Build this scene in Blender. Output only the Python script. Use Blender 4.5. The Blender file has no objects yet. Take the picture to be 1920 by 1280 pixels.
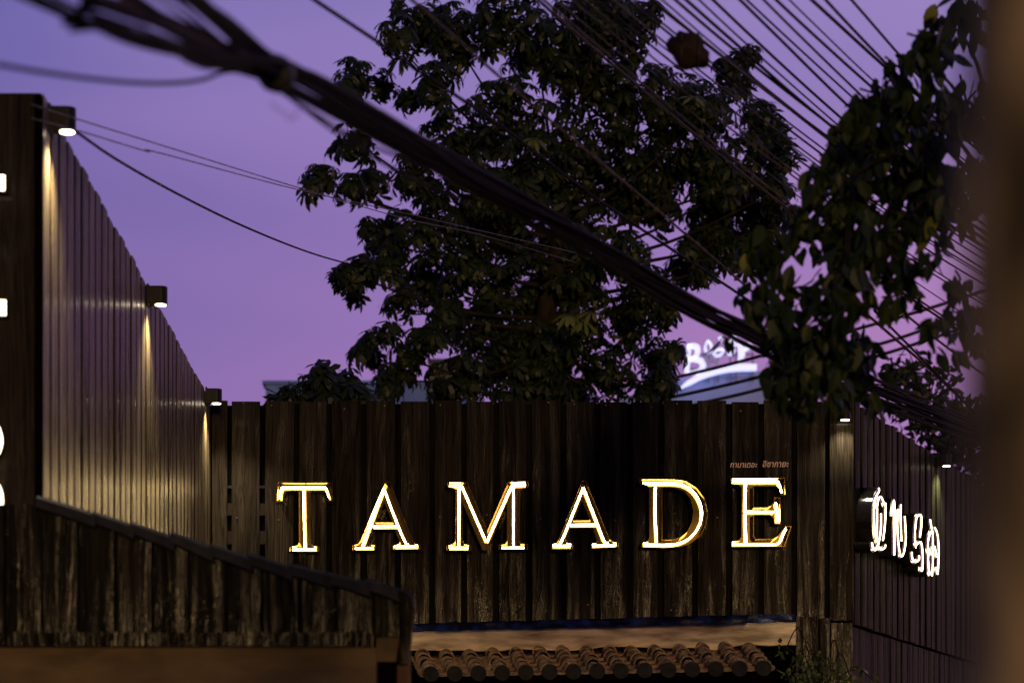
import bpy, math, random
from mathutils import Vector, Matrix, noise
from mathutils.geometry import tessellate_polygon
R = math.radians
random.seed(11)
scn = bpy.context.scene
COL = scn.collection

# ------------------------------------------------------------------ camera
FPX, CX, HY, EYE = 4533.33, 960.0, 1550.0, 1.6      # focal length in photo pixels, centre column, horizon row, eye height
cd = bpy.data.cameras.new('camera'); cam = bpy.data.objects.new('camera', cd); COL.objects.link(cam)
cam.location = (0, 0, EYE); cam.rotation_euler = (R(90), 0, 0)
cd.lens = 85; cd.sensor_width = 36; cd.shift_y = (HY - 640) / 1920
cd.clip_start = 0.05; cd.clip_end = 3000
cd.dof.use_dof = True; cd.dof.focus_distance = 14.5; cd.dof.aperture_fstop = 2.8; cd.dof.aperture_blades = 9
scn.camera = cam

# ------------------------------------------------------------------ dusk sky
SUN_EL, SUN_AZ = 1.6, 8.0           # low warm light from behind the camera, to its right
w = bpy.data.worlds.new('World'); scn.world = w; w.use_nodes = True
nt = w.node_tree; nt.nodes.clear()
def N(t, **k):
    n = nt.nodes.new(t)
    for a, b in k.items(): setattr(n, a, b)
    return n
def L(a, b): nt.links.new(a, b)
out = N('ShaderNodeOutputWorld'); bg = N('ShaderNodeBackground'); L(bg.outputs[0], out.inputs[0])
tc = N('ShaderNodeTexCoord')
def dotn(v):
    d = N('ShaderNodeVectorMath', operation='DOT_PRODUCT'); d.inputs[1].default_value = v
    L(tc.outputs['Generated'], d.inputs[0]); return d.outputs['Value']
def ramp(sock, pts):
    r = N('ShaderNodeValToRGB'); L(sock, r.inputs[0]); r.color_ramp.interpolation = 'EASE'
    e = r.color_ramp.elements
    e[0].position, e[0].color = pts[0][0], (*pts[0][1], 1); e[1].position, e[1].color = pts[-1][0], (*pts[-1][1], 1)
    for p, c in pts[1:-1]:
        q = e.new(p); q.color = (*c, 1)
    return r.outputs[0]
# afterglow side of the sky lies to the right of the street
sd = dotn((math.sin(R(45)), math.cos(R(45)), 0.0))
el = dotn((0, 0, 1.0))
m1 = N('ShaderNodeMath', operation='MULTIPLY_ADD'); L(sd, m1.inputs[0]); m1.inputs[1].default_value = 0.5; m1.inputs[2].default_value = 0.5
smp = N('ShaderNodeMapping'); smp.inputs['Scale'].default_value = (2.2, 2.2, 13); L(tc.outputs['Generated'], smp.inputs[0])
snz = N('ShaderNodeTexNoise'); snz.inputs['Scale'].default_value = 1.6; snz.inputs['Detail'].default_value = 2; snz.inputs['Roughness'].default_value = .4; L(smp.outputs[0], snz.inputs['Vector'])
mb = N('ShaderNodeMath', operation='MULTIPLY_ADD'); L(snz.outputs[0], mb.inputs[0]); mb.inputs[1].default_value = .13; mb.inputs[2].default_value = -.065
ms = N('ShaderNodeMath', operation='ADD'); L(m1.outputs[0], ms.inputs[0]); L(mb.outputs[0], ms.inputs[1]); m1 = ms
low = ramp(m1.outputs[0], [(0.0, (.022, .02, .055)), (0.5, (.06, .05, .15)), (0.76, (.245, .149, .42)), (0.85, (.33, .165, .455)), (0.93, (.45, .20, .465)), (1.0, (.60, .28, .38))])
high = ramp(m1.outputs[0], [(0.0, (.018, .018, .06)), (0.5, (.05, .05, .16)), (0.76, (.14, .122, .395)), (0.85, (.26, .195, .50)), (0.93, (.37, .265, .57)), (1.0, (.40, .28, .52))])
mr = N('ShaderNodeMapRange', interpolation_type='SMOOTHSTEP'); L(el, mr.inputs[0]); mr.inputs[1].default_value = 0.14; mr.inputs[2].default_value = 0.36
mx = N('ShaderNodeMixRGB'); L(mr.outputs[0], mx.inputs[0]); L(low, mx.inputs[1]); L(high, mx.inputs[2])
mr2 = N('ShaderNodeMapRange', interpolation_type='SMOOTHSTEP'); L(el, mr2.inputs[0]); mr2.inputs[1].default_value = 0.4; mr2.inputs[2].default_value = 1.0
mx2 = N('ShaderNodeMixRGB'); L(mr2.outputs[0], mx2.inputs[0]); L(mx.outputs[0], mx2.inputs[1]); mx2.inputs[2].default_value = (.035, .036, .11, 1)
sky = N('ShaderNodeTexSky', sky_type='NISHITA', sun_disc=False); sky.sun_elevation = R(SUN_EL); sky.sun_rotation = R(180 - SUN_AZ)
mx3 = N('ShaderNodeMixRGB', blend_type='ADD'); mx3.inputs[0].default_value = 0.006; L(mx2.outputs[0], mx3.inputs[1]); L(sky.outputs[0], mx3.inputs[2])
L(mx3.outputs[0], bg.inputs[0]); bg.inputs[1].default_value = 0.98

sl = bpy.data.lights.new('streetlight_sun', 'SUN'); sl.energy = 0.9; sl.angle = R(4); sl.color = (1, .62, .27)  # stands in for an unseen street lamp behind the camera
so = bpy.data.objects.new('streetlight_sun', sl); COL.objects.link(so)
sdir = Vector((math.sin(R(SUN_AZ)) * math.cos(R(SUN_EL)), -math.cos(R(SUN_AZ)) * math.cos(R(SUN_EL)), math.sin(R(SUN_EL))))
so.rotation_euler = sdir.to_track_quat('Z', 'Y').to_euler()

vs = scn.view_settings; vs.view_transform = 'Standard'; vs.look = 'None'; vs.exposure = 0; vs.gamma = 1
scn.cycles.use_denoising = True
scn.cycles.max_bounces = 4; scn.cycles.diffuse_bounces = 2; scn.cycles.glossy_bounces = 3; scn.cycles.use_adaptive_sampling = True; scn.cycles.adaptive_threshold = .02; scn.cycles.sample_clamp_indirect = 4.0

# ------------------------------------------------------------------ helpers
def P(x, y, Y):
    """real place of what shows at photo pixel (x, y) and stands Y metres down the street"""
    return Vector(((x - CX) / FPX * Y, Y, EYE + (HY - y) / FPX * Y))
def link(name, me, mat=None, parent=None, loc=None):
    o = bpy.data.objects.new(name, me); COL.objects.link(o)
    if mat and me and len(me.materials) == 0: me.materials.append(mat)
    if loc is not None: o.location = loc
    if parent: o.parent = parent
    return o
def thing(name, label, cat, loc=(0, 0, 0), group=None):
    o = bpy.data.objects.new(name, None); COL.objects.link(o); o.location = loc; o.empty_display_size = .1
    o['label'] = label; o['category'] = cat
    if group: o['group'] = group
    return o
def tag(o, label, cat, group=None):
    o['label'] = label; o['category'] = cat
    if group: o['group'] = group
    return o
def part(name, vf, mat, parent, smooth=False, origin=None):
    """mesh part given in world coordinates, parented to a thing (or to another part) that is only translated"""
    V, F = vf
    base = parent_world(parent)
    if origin is None:
        n = len(V); c = sum((Vector(v) for v in V), Vector()) / n; origin = Vector((c.x, c.y, min(v[2] for v in V)))
    me = bpy.data.meshes.new(name); me.from_pydata([tuple(Vector(v) - origin) for v in V], [], F); me.update()
    if smooth: me.polygons.foreach_set('use_smooth', [True] * len(me.polygons))
    return link(name, me, mat, parent, Vector(origin) - base)
def parent_world(o):
    v = Vector((0, 0, 0))
    while o: v += o.location; o = o.parent
    return v
def join(*vfs):
    V, F = [], []
    for v, f in vfs:
        k = len(V); V += list(v); F += [tuple(i + k for i in q) for q in f]
    return V, F
def box(a, b):
    (x0, y0, z0), (x1, y1, z1) = a, b
    V = [(x0, y0, z0), (x1, y0, z0), (x1, y1, z0), (x0, y1, z0), (x0, y0, z1), (x1, y0, z1), (x1, y1, z1), (x0, y1, z1)]
    return V, [(0, 3, 2, 1), (4, 5, 6, 7), (0, 1, 5, 4), (1, 2, 6, 5), (2, 3, 7, 6), (3, 0, 4, 7)]
def obox(c, u, v, n, su, sv, sn):
    """oriented box: centre, three unit axes, full sizes"""
    V = [Vector(c) + u * (a * su / 2) + v * (b * sv / 2) + n * (d * sn / 2) for d in (-1, 1) for a, b in ((-1, -1), (1, -1), (1, 1), (-1, 1))]
    return V, [(0, 3, 2, 1), (4, 5, 6, 7), (0, 1, 5, 4), (1, 2, 6, 5), (2, 3, 7, 6), (3, 0, 4, 7)]
def prism(poly, d):
    """closed polygon (list of Vector) pushed along vector d"""
    n = len(poly); V = [Vector(p) for p in poly] + [Vector(p) + d for p in poly]
    return V, [tuple(range(n))[::-1], tuple(range(n, 2 * n))] + [(i, (i + 1) % n, n + (i + 1) % n, n + i) for i in range(n)]
def catmull(pts, seg=6):
    pts = [Vector(p) for p in pts]
    if len(pts) < 3: return pts
    q = [pts[0] * 2 - pts[1]] + pts + [pts[-1] * 2 - pts[-2]]
    o = []
    for i in range(1, len(q) - 2):
        a, b, c, d = q[i - 1], q[i], q[i + 1], q[i + 2]
        for k in range(seg):
            t = k / seg
            o.append(.5 * (2 * b + (c - a) * t + (2 * a - 5 * b + 4 * c - d) * t * t + (3 * b - a - 3 * c + d) * t ** 3))
    o.append(pts[-1]); return o
def tube(pts, r, sides=8, closed_ends=True):
    n = len(pts); V, F = [], []
    rr = r if isinstance(r, (list, tuple)) else [r] * n
    up = Vector((0.13, 0.21, 1)).normalized()
    for i, p in enumerate(pts):
        t = (Vector(pts[min(i + 1, n - 1)]) - Vector(pts[max(i - 1, 0)]))
        if t.length < 1e-9: t = Vector((0, 0, 1))
        t.normalize()
        a = t.cross(up)
        if a.length < .05: a = t.cross(Vector((1, 0, 0)))
        a.normalize(); b = t.cross(a)
        for k in range(sides):
            an = 2 * math.pi * k / sides
            V.append(Vector(p) + (a * math.cos(an) + b * math.sin(an)) * rr[i])
    for i in range(n - 1):
        for k in range(sides):
            k2 = (k + 1) % sides
            F.append((i * sides + k, (i + 1) * sides + k, (i + 1) * sides + k2, i * sides + k2))
    if closed_ends:
        F.append(tuple(range(sides))); F.append(tuple(range((n - 1) * sides, n * sides))[::-1])
    return V, F

# ------------------------------------------------------------------ materials
def mat(name, col=(.5, .5, .5), rough=.6, metal=0, emit=None, es=0, spec=.5):
    m = bpy.data.materials.new(name); m.use_nodes = True
    b = m.node_tree.nodes['Principled BSDF']
    b.inputs['Base Color'].default_value = (*col, 1); b.inputs['Roughness'].default_value = rough; b.inputs['Metallic'].default_value = metal
    b.inputs['Specular IOR Level'].default_value = spec
    if emit: b.inputs['Emission Color'].default_value = (*emit, 1); b.inputs['Emission Strength'].default_value = es
    return m
def nodes(m):
    t = m.node_tree
    def nn(ty, **k):
        n = t.nodes.new(ty)
        for a, b in k.items(): setattr(n, a, b)
        return n
    return t, nn, t.links.new, t.nodes['Principled BSDF']
def wood(name, dark, light, r0=.3, r1=.62, bump=.5, spec=.25, scale=1.0):
    m = mat(name, spec=spec); t, nn, ln, b = nodes(m)
    geo = nn('ShaderNodeNewGeometry'); oi = nn('ShaderNodeObjectInfo')
    mul = nn('ShaderNodeVectorMath', operation='SCALE'); mul.inputs[0].default_value = (37.1, 21.7, 53.3); ln(oi.outputs['Random'], mul.inputs['Scale'])
    add = nn('ShaderNodeVectorMath', operation='ADD'); ln(geo.outputs['Position'], add.inputs[0]); ln(mul.outputs[0], add.inputs[1])
    # slow sideways wander makes the grain run in cathedrals
    mpw = nn('ShaderNodeMapping'); mpw.inputs['Scale'].default_value = (9, 9, 2.2); ln(add.outputs[0], mpw.inputs[0])
    wn = nn('ShaderNodeTexNoise'); wn.inputs['Scale'].default_value = 1; wn.inputs['Detail'].default_value = 1; ln(mpw.outputs[0], wn.inputs['Vector'])
    sub = nn('ShaderNodeVectorMath', operation='MULTIPLY_ADD'); ln(wn.outputs['Color'], sub.inputs[0]); sub.inputs[1].default_value = (.05, .05, 0.0); ln(add.outputs[0], sub.inputs[2])
    mp = nn('ShaderNodeMapping'); mp.inputs['Scale'].default_value = (150 * scale, 150 * scale, 2.6); ln(sub.outputs[0], mp.inputs[0])
    g = nn('ShaderNodeTexNoise'); g.inputs['Scale'].default_value = 1; g.inputs['Detail'].default_value = 3; g.inputs['Roughness'].default_value = .6; ln(mp.outputs[0], g.inputs['Vector'])
    mp2 = nn('ShaderNodeMapping'); mp2.inputs['Scale'].default_value = (26, 26, 1.1); ln(sub.outputs[0], mp2.inputs[0])
    g2 = nn('ShaderNodeTexNoise'); g2.inputs['Scale'].default_value = 1; g2.inputs['Detail'].default_value = 2; ln(mp2.outputs[0], g2.inputs['Vector'])
    spk = nn('ShaderNodeTexNoise'); spk.inputs['Scale'].default_value = 90; spk.inputs['Detail'].default_value = 2; ln(add.outputs[0], spk.inputs['Vector'])
    cr = nn('ShaderNodeValToRGB'); ln(g.outputs[0], cr.inputs[0]); cr.color_ramp.elements[0].position = .34; cr.color_ramp.elements[1].position = .7
    cr.color_ramp.elements[0].color = (*dark, 1); cr.color_ramp.elements[1].color = (*light, 1)
    rv = nn('ShaderNodeMath', operation='MULTIPLY_ADD'); ln(oi.outputs['Random'], rv.inputs[0]); rv.inputs[1].default_value = .7; rv.inputs[2].default_value = .65
    cm = nn('ShaderNodeVectorMath', operation='SCALE'); ln(cr.outputs[0], cm.inputs[0]); ln(rv.outputs[0], cm.inputs['Scale']); ln(cm.outputs[0], b.inputs['Base Color'])
    rr = nn('ShaderNodeMapRange'); ln(g2.outputs[0], rr.inputs[0]); rr.inputs[1].default_value = .35; rr.inputs[2].default_value = .65; rr.inputs[3].default_value = r0; rr.inputs[4].default_value = r1
    ln(rr.outputs[0], b.inputs['Roughness'])
    sr = nn('ShaderNodeMapRange'); ln(g2.outputs[0], sr.inputs[0]); sr.inputs[1].default_value = .42; sr.inputs[2].default_value = .7; sr.inputs[3].default_value = spec * .45; sr.inputs[4].default_value = spec * 3.4
    ln(sr.outputs[0], b.inputs['Specular IOR Level'])
    b1 = nn('ShaderNodeBump'); b1.inputs['Strength'].default_value = bump; b1.inputs['Distance'].default_value = .006; ln(g.outputs[0], b1.inputs['Height'])
    b2 = nn('ShaderNodeBump'); b2.inputs['Strength'].default_value = .35; b2.inputs['Distance'].default_value = .02; ln(g2.outputs[0], b2.inputs['Height']); ln(b1.outputs[0], b2.inputs['Normal'])
    b3 = nn('ShaderNodeBump'); b3.inputs['Strength'].default_value = .05; b3.inputs['Distance'].default_value = .004; ln(spk.outputs[0], b3.inputs['Height']); ln(b2.outputs[0], b3.inputs['Normal'])
    ln(b3.outputs[0], b.inputs['Normal'])
    return m
def noisy(name, c0, c1, scale, rough=.7, bump=.3, dist=.01, stretch=(1, 1, 1), detail=4, metal=0, spec=.2, lo=.35, hi=.65):
    m = mat(name, rough=rough, metal=metal, spec=spec); t, nn, ln, b = nodes(m)
    geo = nn('ShaderNodeNewGeometry'); oi = nn('ShaderNodeObjectInfo')
    mul = nn('ShaderNodeVectorMath', operation='SCALE'); mul.inputs[0].default_value = (17.1, 31.7, 23.3); ln(oi.outputs['Random'], mul.inputs['Scale'])
    add = nn('ShaderNodeVectorMath', operation='ADD'); ln(geo.outputs['Position'], add.inputs[0]); ln(mul.outputs[0], add.inputs[1])
    mp = nn('ShaderNodeMapping'); mp.inputs['Scale'].default_value = stretch; ln(add.outputs[0], mp.inputs[0])
    g = nn('ShaderNodeTexNoise'); g.inputs['Scale'].default_value = scale; g.inputs['Detail'].default_value = detail; ln(mp.outputs[0], g.inputs['Vector'])
    cr = nn('ShaderNodeValToRGB'); ln(g.outputs[0], cr.inputs[0]); cr.color_ramp.elements[0].position = lo; cr.color_ramp.elements[1].position = hi
    cr.color_ramp.elements[0].color = (*c0, 1); cr.color_ramp.elements[1].color = (*c1, 1); ln(cr.outputs[0], b.inputs['Base Color'])
    bp = nn('ShaderNodeBump'); bp.inputs['Strength'].default_value = bump; bp.inputs['Distance'].default_value = dist; ln(g.outputs[0], bp.inputs['Height']); ln(bp.outputs[0], b.inputs['Normal'])
    return m
def leafmat(name, c0, c1, rough=.45, trans=.25):
    m = mat(name, rough=rough, spec=.3); t, nn, ln, b = nodes(m)
    geo = nn('ShaderNodeNewGeometry')
    g = nn('ShaderNodeTexNoise'); g.inputs['Scale'].default_value = 3.5; g.inputs['Detail'].default_value = 2; ln(geo.outputs['Position'], g.inputs['Vector'])
    rp = nn('ShaderNodeMath', operation='MULTIPLY_ADD'); ln(geo.outputs['Random Per Island'], rp.inputs[0]); rp.inputs[1].default_value = .5; ln(g.outputs[0], rp.inputs[2])
    cr = nn('ShaderNodeValToRGB'); ln(rp.outputs[0], cr.inputs[0]); cr.color_ramp.elements[0].position = .4; cr.color_ramp.elements[1].position = 1.0
    cr.color_ramp.elements[0].color = (*c0, 1); cr.color_ramp.elements[1].color = (*c1, 1); ln(cr.outputs[0], b.inputs['Base Color'])
    tr = nn('ShaderNodeBsdfTranslucent'); ln(cr.outputs[0], tr.inputs[0])
    mi = nn('ShaderNodeMixShader'); mi.inputs[0].default_value = trans; ln(b.outputs[0], mi.inputs[1]); ln(tr.outputs[0], mi.inputs[2])
    ln(mi.outputs[0], t.nodes['Material Output'].inputs[0])
    return m
M = {}
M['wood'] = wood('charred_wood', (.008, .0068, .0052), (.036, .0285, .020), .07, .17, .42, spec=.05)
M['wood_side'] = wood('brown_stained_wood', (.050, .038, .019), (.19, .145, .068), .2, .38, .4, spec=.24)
M['wood_return'] = wood('rough_black_wood', (.007, .0078, .0036), (.040, .045, .019), .25, .45, .7, spec=.008)
M['wood_gable'] = wood('weathered_black_wood', (.004, .0037, .003), (.020, .018, .013), .07, .18, .5, spec=.04, scale=.6)
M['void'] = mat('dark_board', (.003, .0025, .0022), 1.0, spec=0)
M['strip'] = wood('shadowed_strip', (.002, .0016, .0013), (.006, .0045, .003), .3, .5, .4, spec=.01)  # darker copy of the board wood, recess shade put into its colour
M['rail'] = mat('dark_rail', (.018, .013, .009), .7, spec=.1)
M['gold'] = mat('polished_brass', (.20, .13, .034), .11, 1)
M['neon'] = mat('warm_neon', (1, .9, .7), .4, emit=(1, .73, .33), es=48)
M['neon2'] = mat('warm_white_neon', (1, .9, .7), .4, emit=(1, .76, .42), es=9)
M['sign_face'] = mat('lit_letter_face', (.9, .9, .85), .5, emit=(1, .84, .58), es=5)
M['black_metal'] = mat('black_metal', (.006, .006, .006), .5, spec=.2)
M['return'] = mat('black_acrylic', (.01, .009, .008), .12)
M['lens'] = mat('lamp_lens', (1, 1, 1), .3, emit=(1, .82, .55), es=14)
M['copper'] = mat('copper_letters', (.95, .68, .52), .5, 0)
M['cable'] = noisy('black_cable', (.003, .0027, .0023), (.008, .0066, .005), 30, .6, .1, .002, spec=.06)
M['cable_brown'] = noisy('brown_cable', (.03, .019, .009), (.10, .06, .026), 25, .5, .1, .002, spec=.1)
M['cable_grey'] = mat('thin_grey_wire', (.06, .055, .06), .5)
M['tape'] = mat('cable_tie', (.02, .018, .012), .6)
M['tile'] = noisy('clay_roof_tile', (.08, .052, .032), (.36, .235, .125), 22, .75, .5, .004, lo=.3, hi=.7)
M['tile_dark'] = noisy('slate_grey_tile', (.005, .006, .009), (.018, .019, .024), 18, .65, .4, .004)
M['tarp'] = noisy('blue_tarpaulin', (.002, .003, .012), (.014, .03, .16), 9, .45, .6, .03, lo=.48, hi=.74)
M['flash'] = noisy('tan_sheet', (.28, .19, .085), (.84, .62, .30), 4.2, .75, .25, .02, stretch=(1, 1, 4))
M['plaster'] = noisy('brown_render', (.07, .045, .02), (.15, .10, .048), 4, .6, .4, .01, stretch=(1, 1, 2.5))
M['red_post'] = noisy('red_brown_timber', (.06, .026, .014), (.13, .055, .028), 9, .6, .3, .004)
M['bark'] = noisy('dark_bark', (.008, .006, .004), (.026, .019, .012), 14, .9, .6, .02, stretch=(1, 1, .35))
M['post'] = noisy('stained_concrete', (.11, .085, .036), (.78, .58, .25), 15.0, .85, .5, .02, stretch=(1, 1, .8), detail=2, lo=.36, hi=.62)
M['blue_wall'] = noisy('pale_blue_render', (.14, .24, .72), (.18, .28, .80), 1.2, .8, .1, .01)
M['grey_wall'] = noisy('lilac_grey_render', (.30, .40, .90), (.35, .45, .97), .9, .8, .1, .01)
M['slat'] = mat('grey_slat', (.14, .14, .17), .6)
M['neon_blue'] = mat('cool_white_sign', (.9, .95, 1), .4, emit=(.55, .62, 1), es=1.05)
M['neon_dim'] = mat('dim_sign_face', (.35, .33, .5), .5, emit=(.35, .32, .75), es=.25)
M['steel'] = mat('sign_steel', (.05, .05, .06), .5)
M['leaf'] = leafmat('palmate_leaf', (.008, .017, .006), (.026, .040, .012))
M['leaf_young'] = leafmat('young_leaf', (.09, .12, .025), (.16, .19, .04))
M['vine'] = leafmat('vine_leaf', (.007, .017, .005), (.030, .050, .011), .5, .3)
M['vine_young'] = leafmat('young_vine_leaf', (.10, .12, .02), (.18, .18, .03))
M['leaf_far'] = leafmat('far_leaf', (.018, .028, .013), (.045, .058, .024))
M['shrub'] = leafmat('shrub_leaf', (.025, .045, .012), (.09, .14, .03))
M['splice'] = noisy('rusty_brown_case', (.008, .005, .003), (.035, .019, .010), 16, .7, .6, .01, lo=.3, hi=.75)
M['ground'] = noisy('asphalt', (.035, .035, .036), (.06, .06, .06), 8, .9, .3, .01)
M['pave'] = noisy('concrete_paving', (.16, .15, .14), (.24, .23, .21), 3, .85, .2, .01)

# ------------------------------------------------------------------ ground
me = bpy.data.meshes.new('ground'); me.from_pydata([(-900, -900, 0), (900, -900, 0), (900, 1500, 0), (-900, 1500, 0)], [], [(0, 1, 2, 3)])
g = link('ground', me, M['ground']); g['kind'] = 'structure'
V, F = box((-30, 11.5, -.02), (30, 13.2, .13)); me = bpy.data.meshes.new('pavement'); me.from_pydata(V, [], F)
g = link('pavement', me, M['pave']); g['kind'] = 'structure'

# ------------------------------------------------------------------ planks
def plank(parent, mat_, c, u, n, width, thick, z0, z1, yaw=0.0, cup=.002, name='plank', z1b=None):
    """vertical board: c = middle of its back at the wall, u along the wall, n outward; z1b = top height at the +u edge"""
    rot = Matrix.Rotation(yaw, 3, 'Z'); u = rot @ u; n = rot @ n
    h = width / 2; ch = .0035
    prof = [(-h, 0), (-h, thick - ch), (-h + ch, thick), (-h * .33, thick + cup), (h * .33, thick + cup), (h - ch, thick), (h, thick - ch), (h, 0)]
    V, F = [], []
    zb = z1 if z1b is None else z1b
    k = len(prof)
    for a, b in prof:
        p = Vector(c) + u * a + n * b; V.append(Vector((p.x, p.y, z0)))
    for a, b in prof:
        p = Vector(c) + u * a + n * b; t = (a + h) / width; V.append(Vector((p.x, p.y, z1 + (zb - z1) * t)))
    for i in range(k): F.append((i, k + i, k + (i + 1) % k, (i + 1) % k))
    F.append(tuple(range(k))); F.append(tuple(range(k, 2 * k))[::-1])
    return part(name, (V, F), mat_, parent, origin=Vector((c[0], c[1], z0)))

# front wall, square to the camera -------------------------------------------------
YF = 14.6
ZT = P(0, 752, YF).z
front = thing('plank_wall', 'black charred plank wall carrying the large lit capital letters', 'wall', (0, YF, 0))
gaps = [397, 429, 492, 556, 617, 682, 746, 810, 870, 930, 992, 1056, 1120, 1181, 1239, 1303, 1367, 1427, 1489, 1552, 1601]
ux, ny = Vector((1, 0, 0)), Vector((0, -1, 0))
part('backing', box((-1.90, YF + .03, 0), (2.05, YF + .09, ZT - .02)), M['void'], front)
rr = random.Random(5)
fboards = []
for i in range(len(gaps) - 1):
    a, b = gaps[i], gaps[i + 1]
    gw = 5 if 0 < i < len(gaps) - 2 else 3
    xa, xb = a + (gw if i else 0), b - (gw if i < len(gaps) - 2 else 0)
    X0, X1 = P(xa, 0, YF).x, P(xb, 0, YF).x
    xm = (xa + xb) / 2
    zb = P(0, 1178 - (xm - 780) * .028, YF).z if xm < 1490 else P(0, 1162, YF).z
    z0 = zb - rr.uniform(0, .012)
    fboard = plank(front, M['wood'], ((X0 + X1) / 2, YF + .027, 0), ux, ny, X1 - X0, .027 + rr.uniform(-.004, .008), z0, ZT + rr.uniform(-.006, .006), yaw=R(rr.uniform(-1.6, 1.6)), cup=rr.uniform(-.002, .004))
    fboards.append(fboard)
    # recessed cover strip in each gap
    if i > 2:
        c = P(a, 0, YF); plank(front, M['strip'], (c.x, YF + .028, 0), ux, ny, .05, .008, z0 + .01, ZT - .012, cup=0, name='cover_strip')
for gx in (429, 492):       # two open gaps with the rails behind them
    for k, yy in enumerate((912, 963, 1017)):
        a, b = P(gx - 6, yy, YF), P(gx + 6, yy, YF)
        part('rail', box((a.x + .001, YF + .004, a.z - .008), (b.x - .001, YF + .029, a.z + .008)), M['rail'], front)
    for k, yy in enumerate((941, 993)):
        a, b = P(gx - 6, yy, YF), P(gx + 6, yy, YF)
        part('infill', box((a.x + .001, YF + .012, a.z - .075), (b.x - .001, YF + .029, a.z - .005)), M['rail'], front)
# nail heads
rr = random.Random(9)
nail = bpy.data.meshes.new('nail'); V, F = tube([(0, 0, 0), (0, -.004, 0)], .005, 8); nail.from_pydata([tuple(v) for v in V], [], F); nail.materials.append(mat('nail_steel', (.09, .075, .055), .5, .5))
for i in range(1, len(gaps) - 1):
    for yy in (762, 970, 1138):
        if rr.random() < .3: continue
        xx = (gaps[i] + gaps[i + 1]) / 2 + rr.uniform(-16, 16)
        p = P(xx, yy + rr.uniform(-9, 9), YF); o = link('nail', nail, None, fboards[i], Vector((p.x, YF - .0045, p.z)) - parent_world(fboards[i]))

# corner tower on the left: its face to the street and its long side wall -------------
YT = 8.53
tower = thing('plank_tower', 'tall dark plank building at left edge with long receding side wall', 'building', (-2.2, YT, 0))
A = Vector((P(80, 0, YT).x, YT, 0)); B = Vector((P(395, 0, YF).x, YF, 0))
ud = (B - A).normalized(); nd = Vector((ud.y, -ud.x, 0))
if nd.x < 0: nd = -nd
length = (B - A).length
rr = random.Random(21)
ncol = 33; pitch = length / ncol
ZT2 = P(0, 175, YT).z
part('core', join(([A + Vector((-.9, .03, 0)), A + Vector((-.028, .03, 0)), B + Vector((-.03, 0, 0)), B + Vector((-.9, 0, 0)), A + Vector((-.9, .03, ZT2 - .03)), A + Vector((-.028, .03, ZT2 - .03)), B + Vector((-.03, 0, ZT - .03)), B + Vector((-.9, 0, ZT - .03))], [(0, 3, 2, 1), (4, 5, 6, 7), (0, 1, 5, 4), (1, 2, 6, 5), (2, 3, 7, 6), (3, 0, 4, 7)])), M['void'], tower)
for i in range(ncol):
    s = (i + .5) * pitch; c = A + ud * s - nd * .026
    f = s / length
    wdt = pitch - .042
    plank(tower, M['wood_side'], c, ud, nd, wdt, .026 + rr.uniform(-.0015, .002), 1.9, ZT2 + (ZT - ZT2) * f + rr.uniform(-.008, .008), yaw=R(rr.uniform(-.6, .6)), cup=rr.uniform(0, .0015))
    plank(tower, M['void'], A + ud * (i * pitch) - nd * .026, ud, nd, .040, .0245, 1.9, ZT2 + (ZT - ZT2) * i / ncol - .012, cup=0, name='gap_shade_strip')  # black strip stands for the shade in the gap between planks
for i in range(5):
    xc = A.x - .005 - .094 - i * .19
    plank(tower, M['wood'], (xc, YT + .028, 0), ux, ny, .185, .026, 1.9, ZT2 + rr.uniform(-.002, .002), yaw=0, cup=.001)

# right wall, turning away down the side street ------------------------------------------
C0 = Vector((P(1601, 0, YF).x, YF, 0))
us = Vector(((2820 - CX) / FPX, 1, 0)).normalized(); ns = Vector((us.y, -us.x, 0))
side = thing('plank_wall', 'dark plank wall turning away at right behind the Thai neon letters', 'wall', C0)
rr = random.Random(33)
ps = .163; nR = 42
zs = P(1601, 1170, YF).z
bk = C0 + us * .06 - ns * .03
be = C0 + us * (ps * nR) - ns * .03
part('backing', ([bk, be, be - ns * .05, bk - ns * .05 + us * .02] + [v + Vector((0, 0, ZT - .03)) for v in (bk, be, be - ns * .05, bk - ns * .05 + us * .02)], [(0, 3, 2, 1), (4, 5, 6, 7), (0, 1, 5, 4), (1, 2, 6, 5), (2, 3, 7, 6), (3, 0, 4, 7)]), M['void'], side)
for i in range(nR):
    s = (i + .5) * ps
    plank(side, M['wood_return'], C0 + us * s - ns * .027, us, ns, ps - .045, .027 + rr.uniform(-.003, .008), zs + rr.uniform(-.004, .004), ZT + rr.uniform(-.01, .01), yaw=R(rr.uniform(-1.2, 1.2)), cup=rr.uniform(0, .004))
    plank(side, M['void'], C0 + us * (i + 1) * ps - ns * .027, us, ns, .042, .0245, zs + .005, ZT - .012, cup=0, name='gap_shade_strip')  # gap shade between the boards, put in as a black strip
for i in range(nR):
    s = (i + .5) * ps + .02
    plank(side, M['wood_return'], C0 + us * s - ns * .029, us, ns, ps - .016, .011 + rr.uniform(-.002, .004), .15, zs - .012, yaw=R(rr.uniform(-2.5, 2.5)), cup=rr.uniform(0, .005))
# low boards under the corner of the front wall
for a, b, zt in ((1490, 1534, 1155), (1535, 1556, 1158), (1557, 1600, 1166)):
    X0, X1 = P(a, 0, YF).x, P(b, 0, YF).x
    plank(front, M['wood'], ((X0 + X1) / 2, YF - .005 if a < 1550 else YF + .027, 0), ux, ny, X1 - X0 - .003, .03, .15, P(0, zt, YF).z - .004, yaw=R(rr.uniform(-1, 1)), name='skirt_board')

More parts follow.
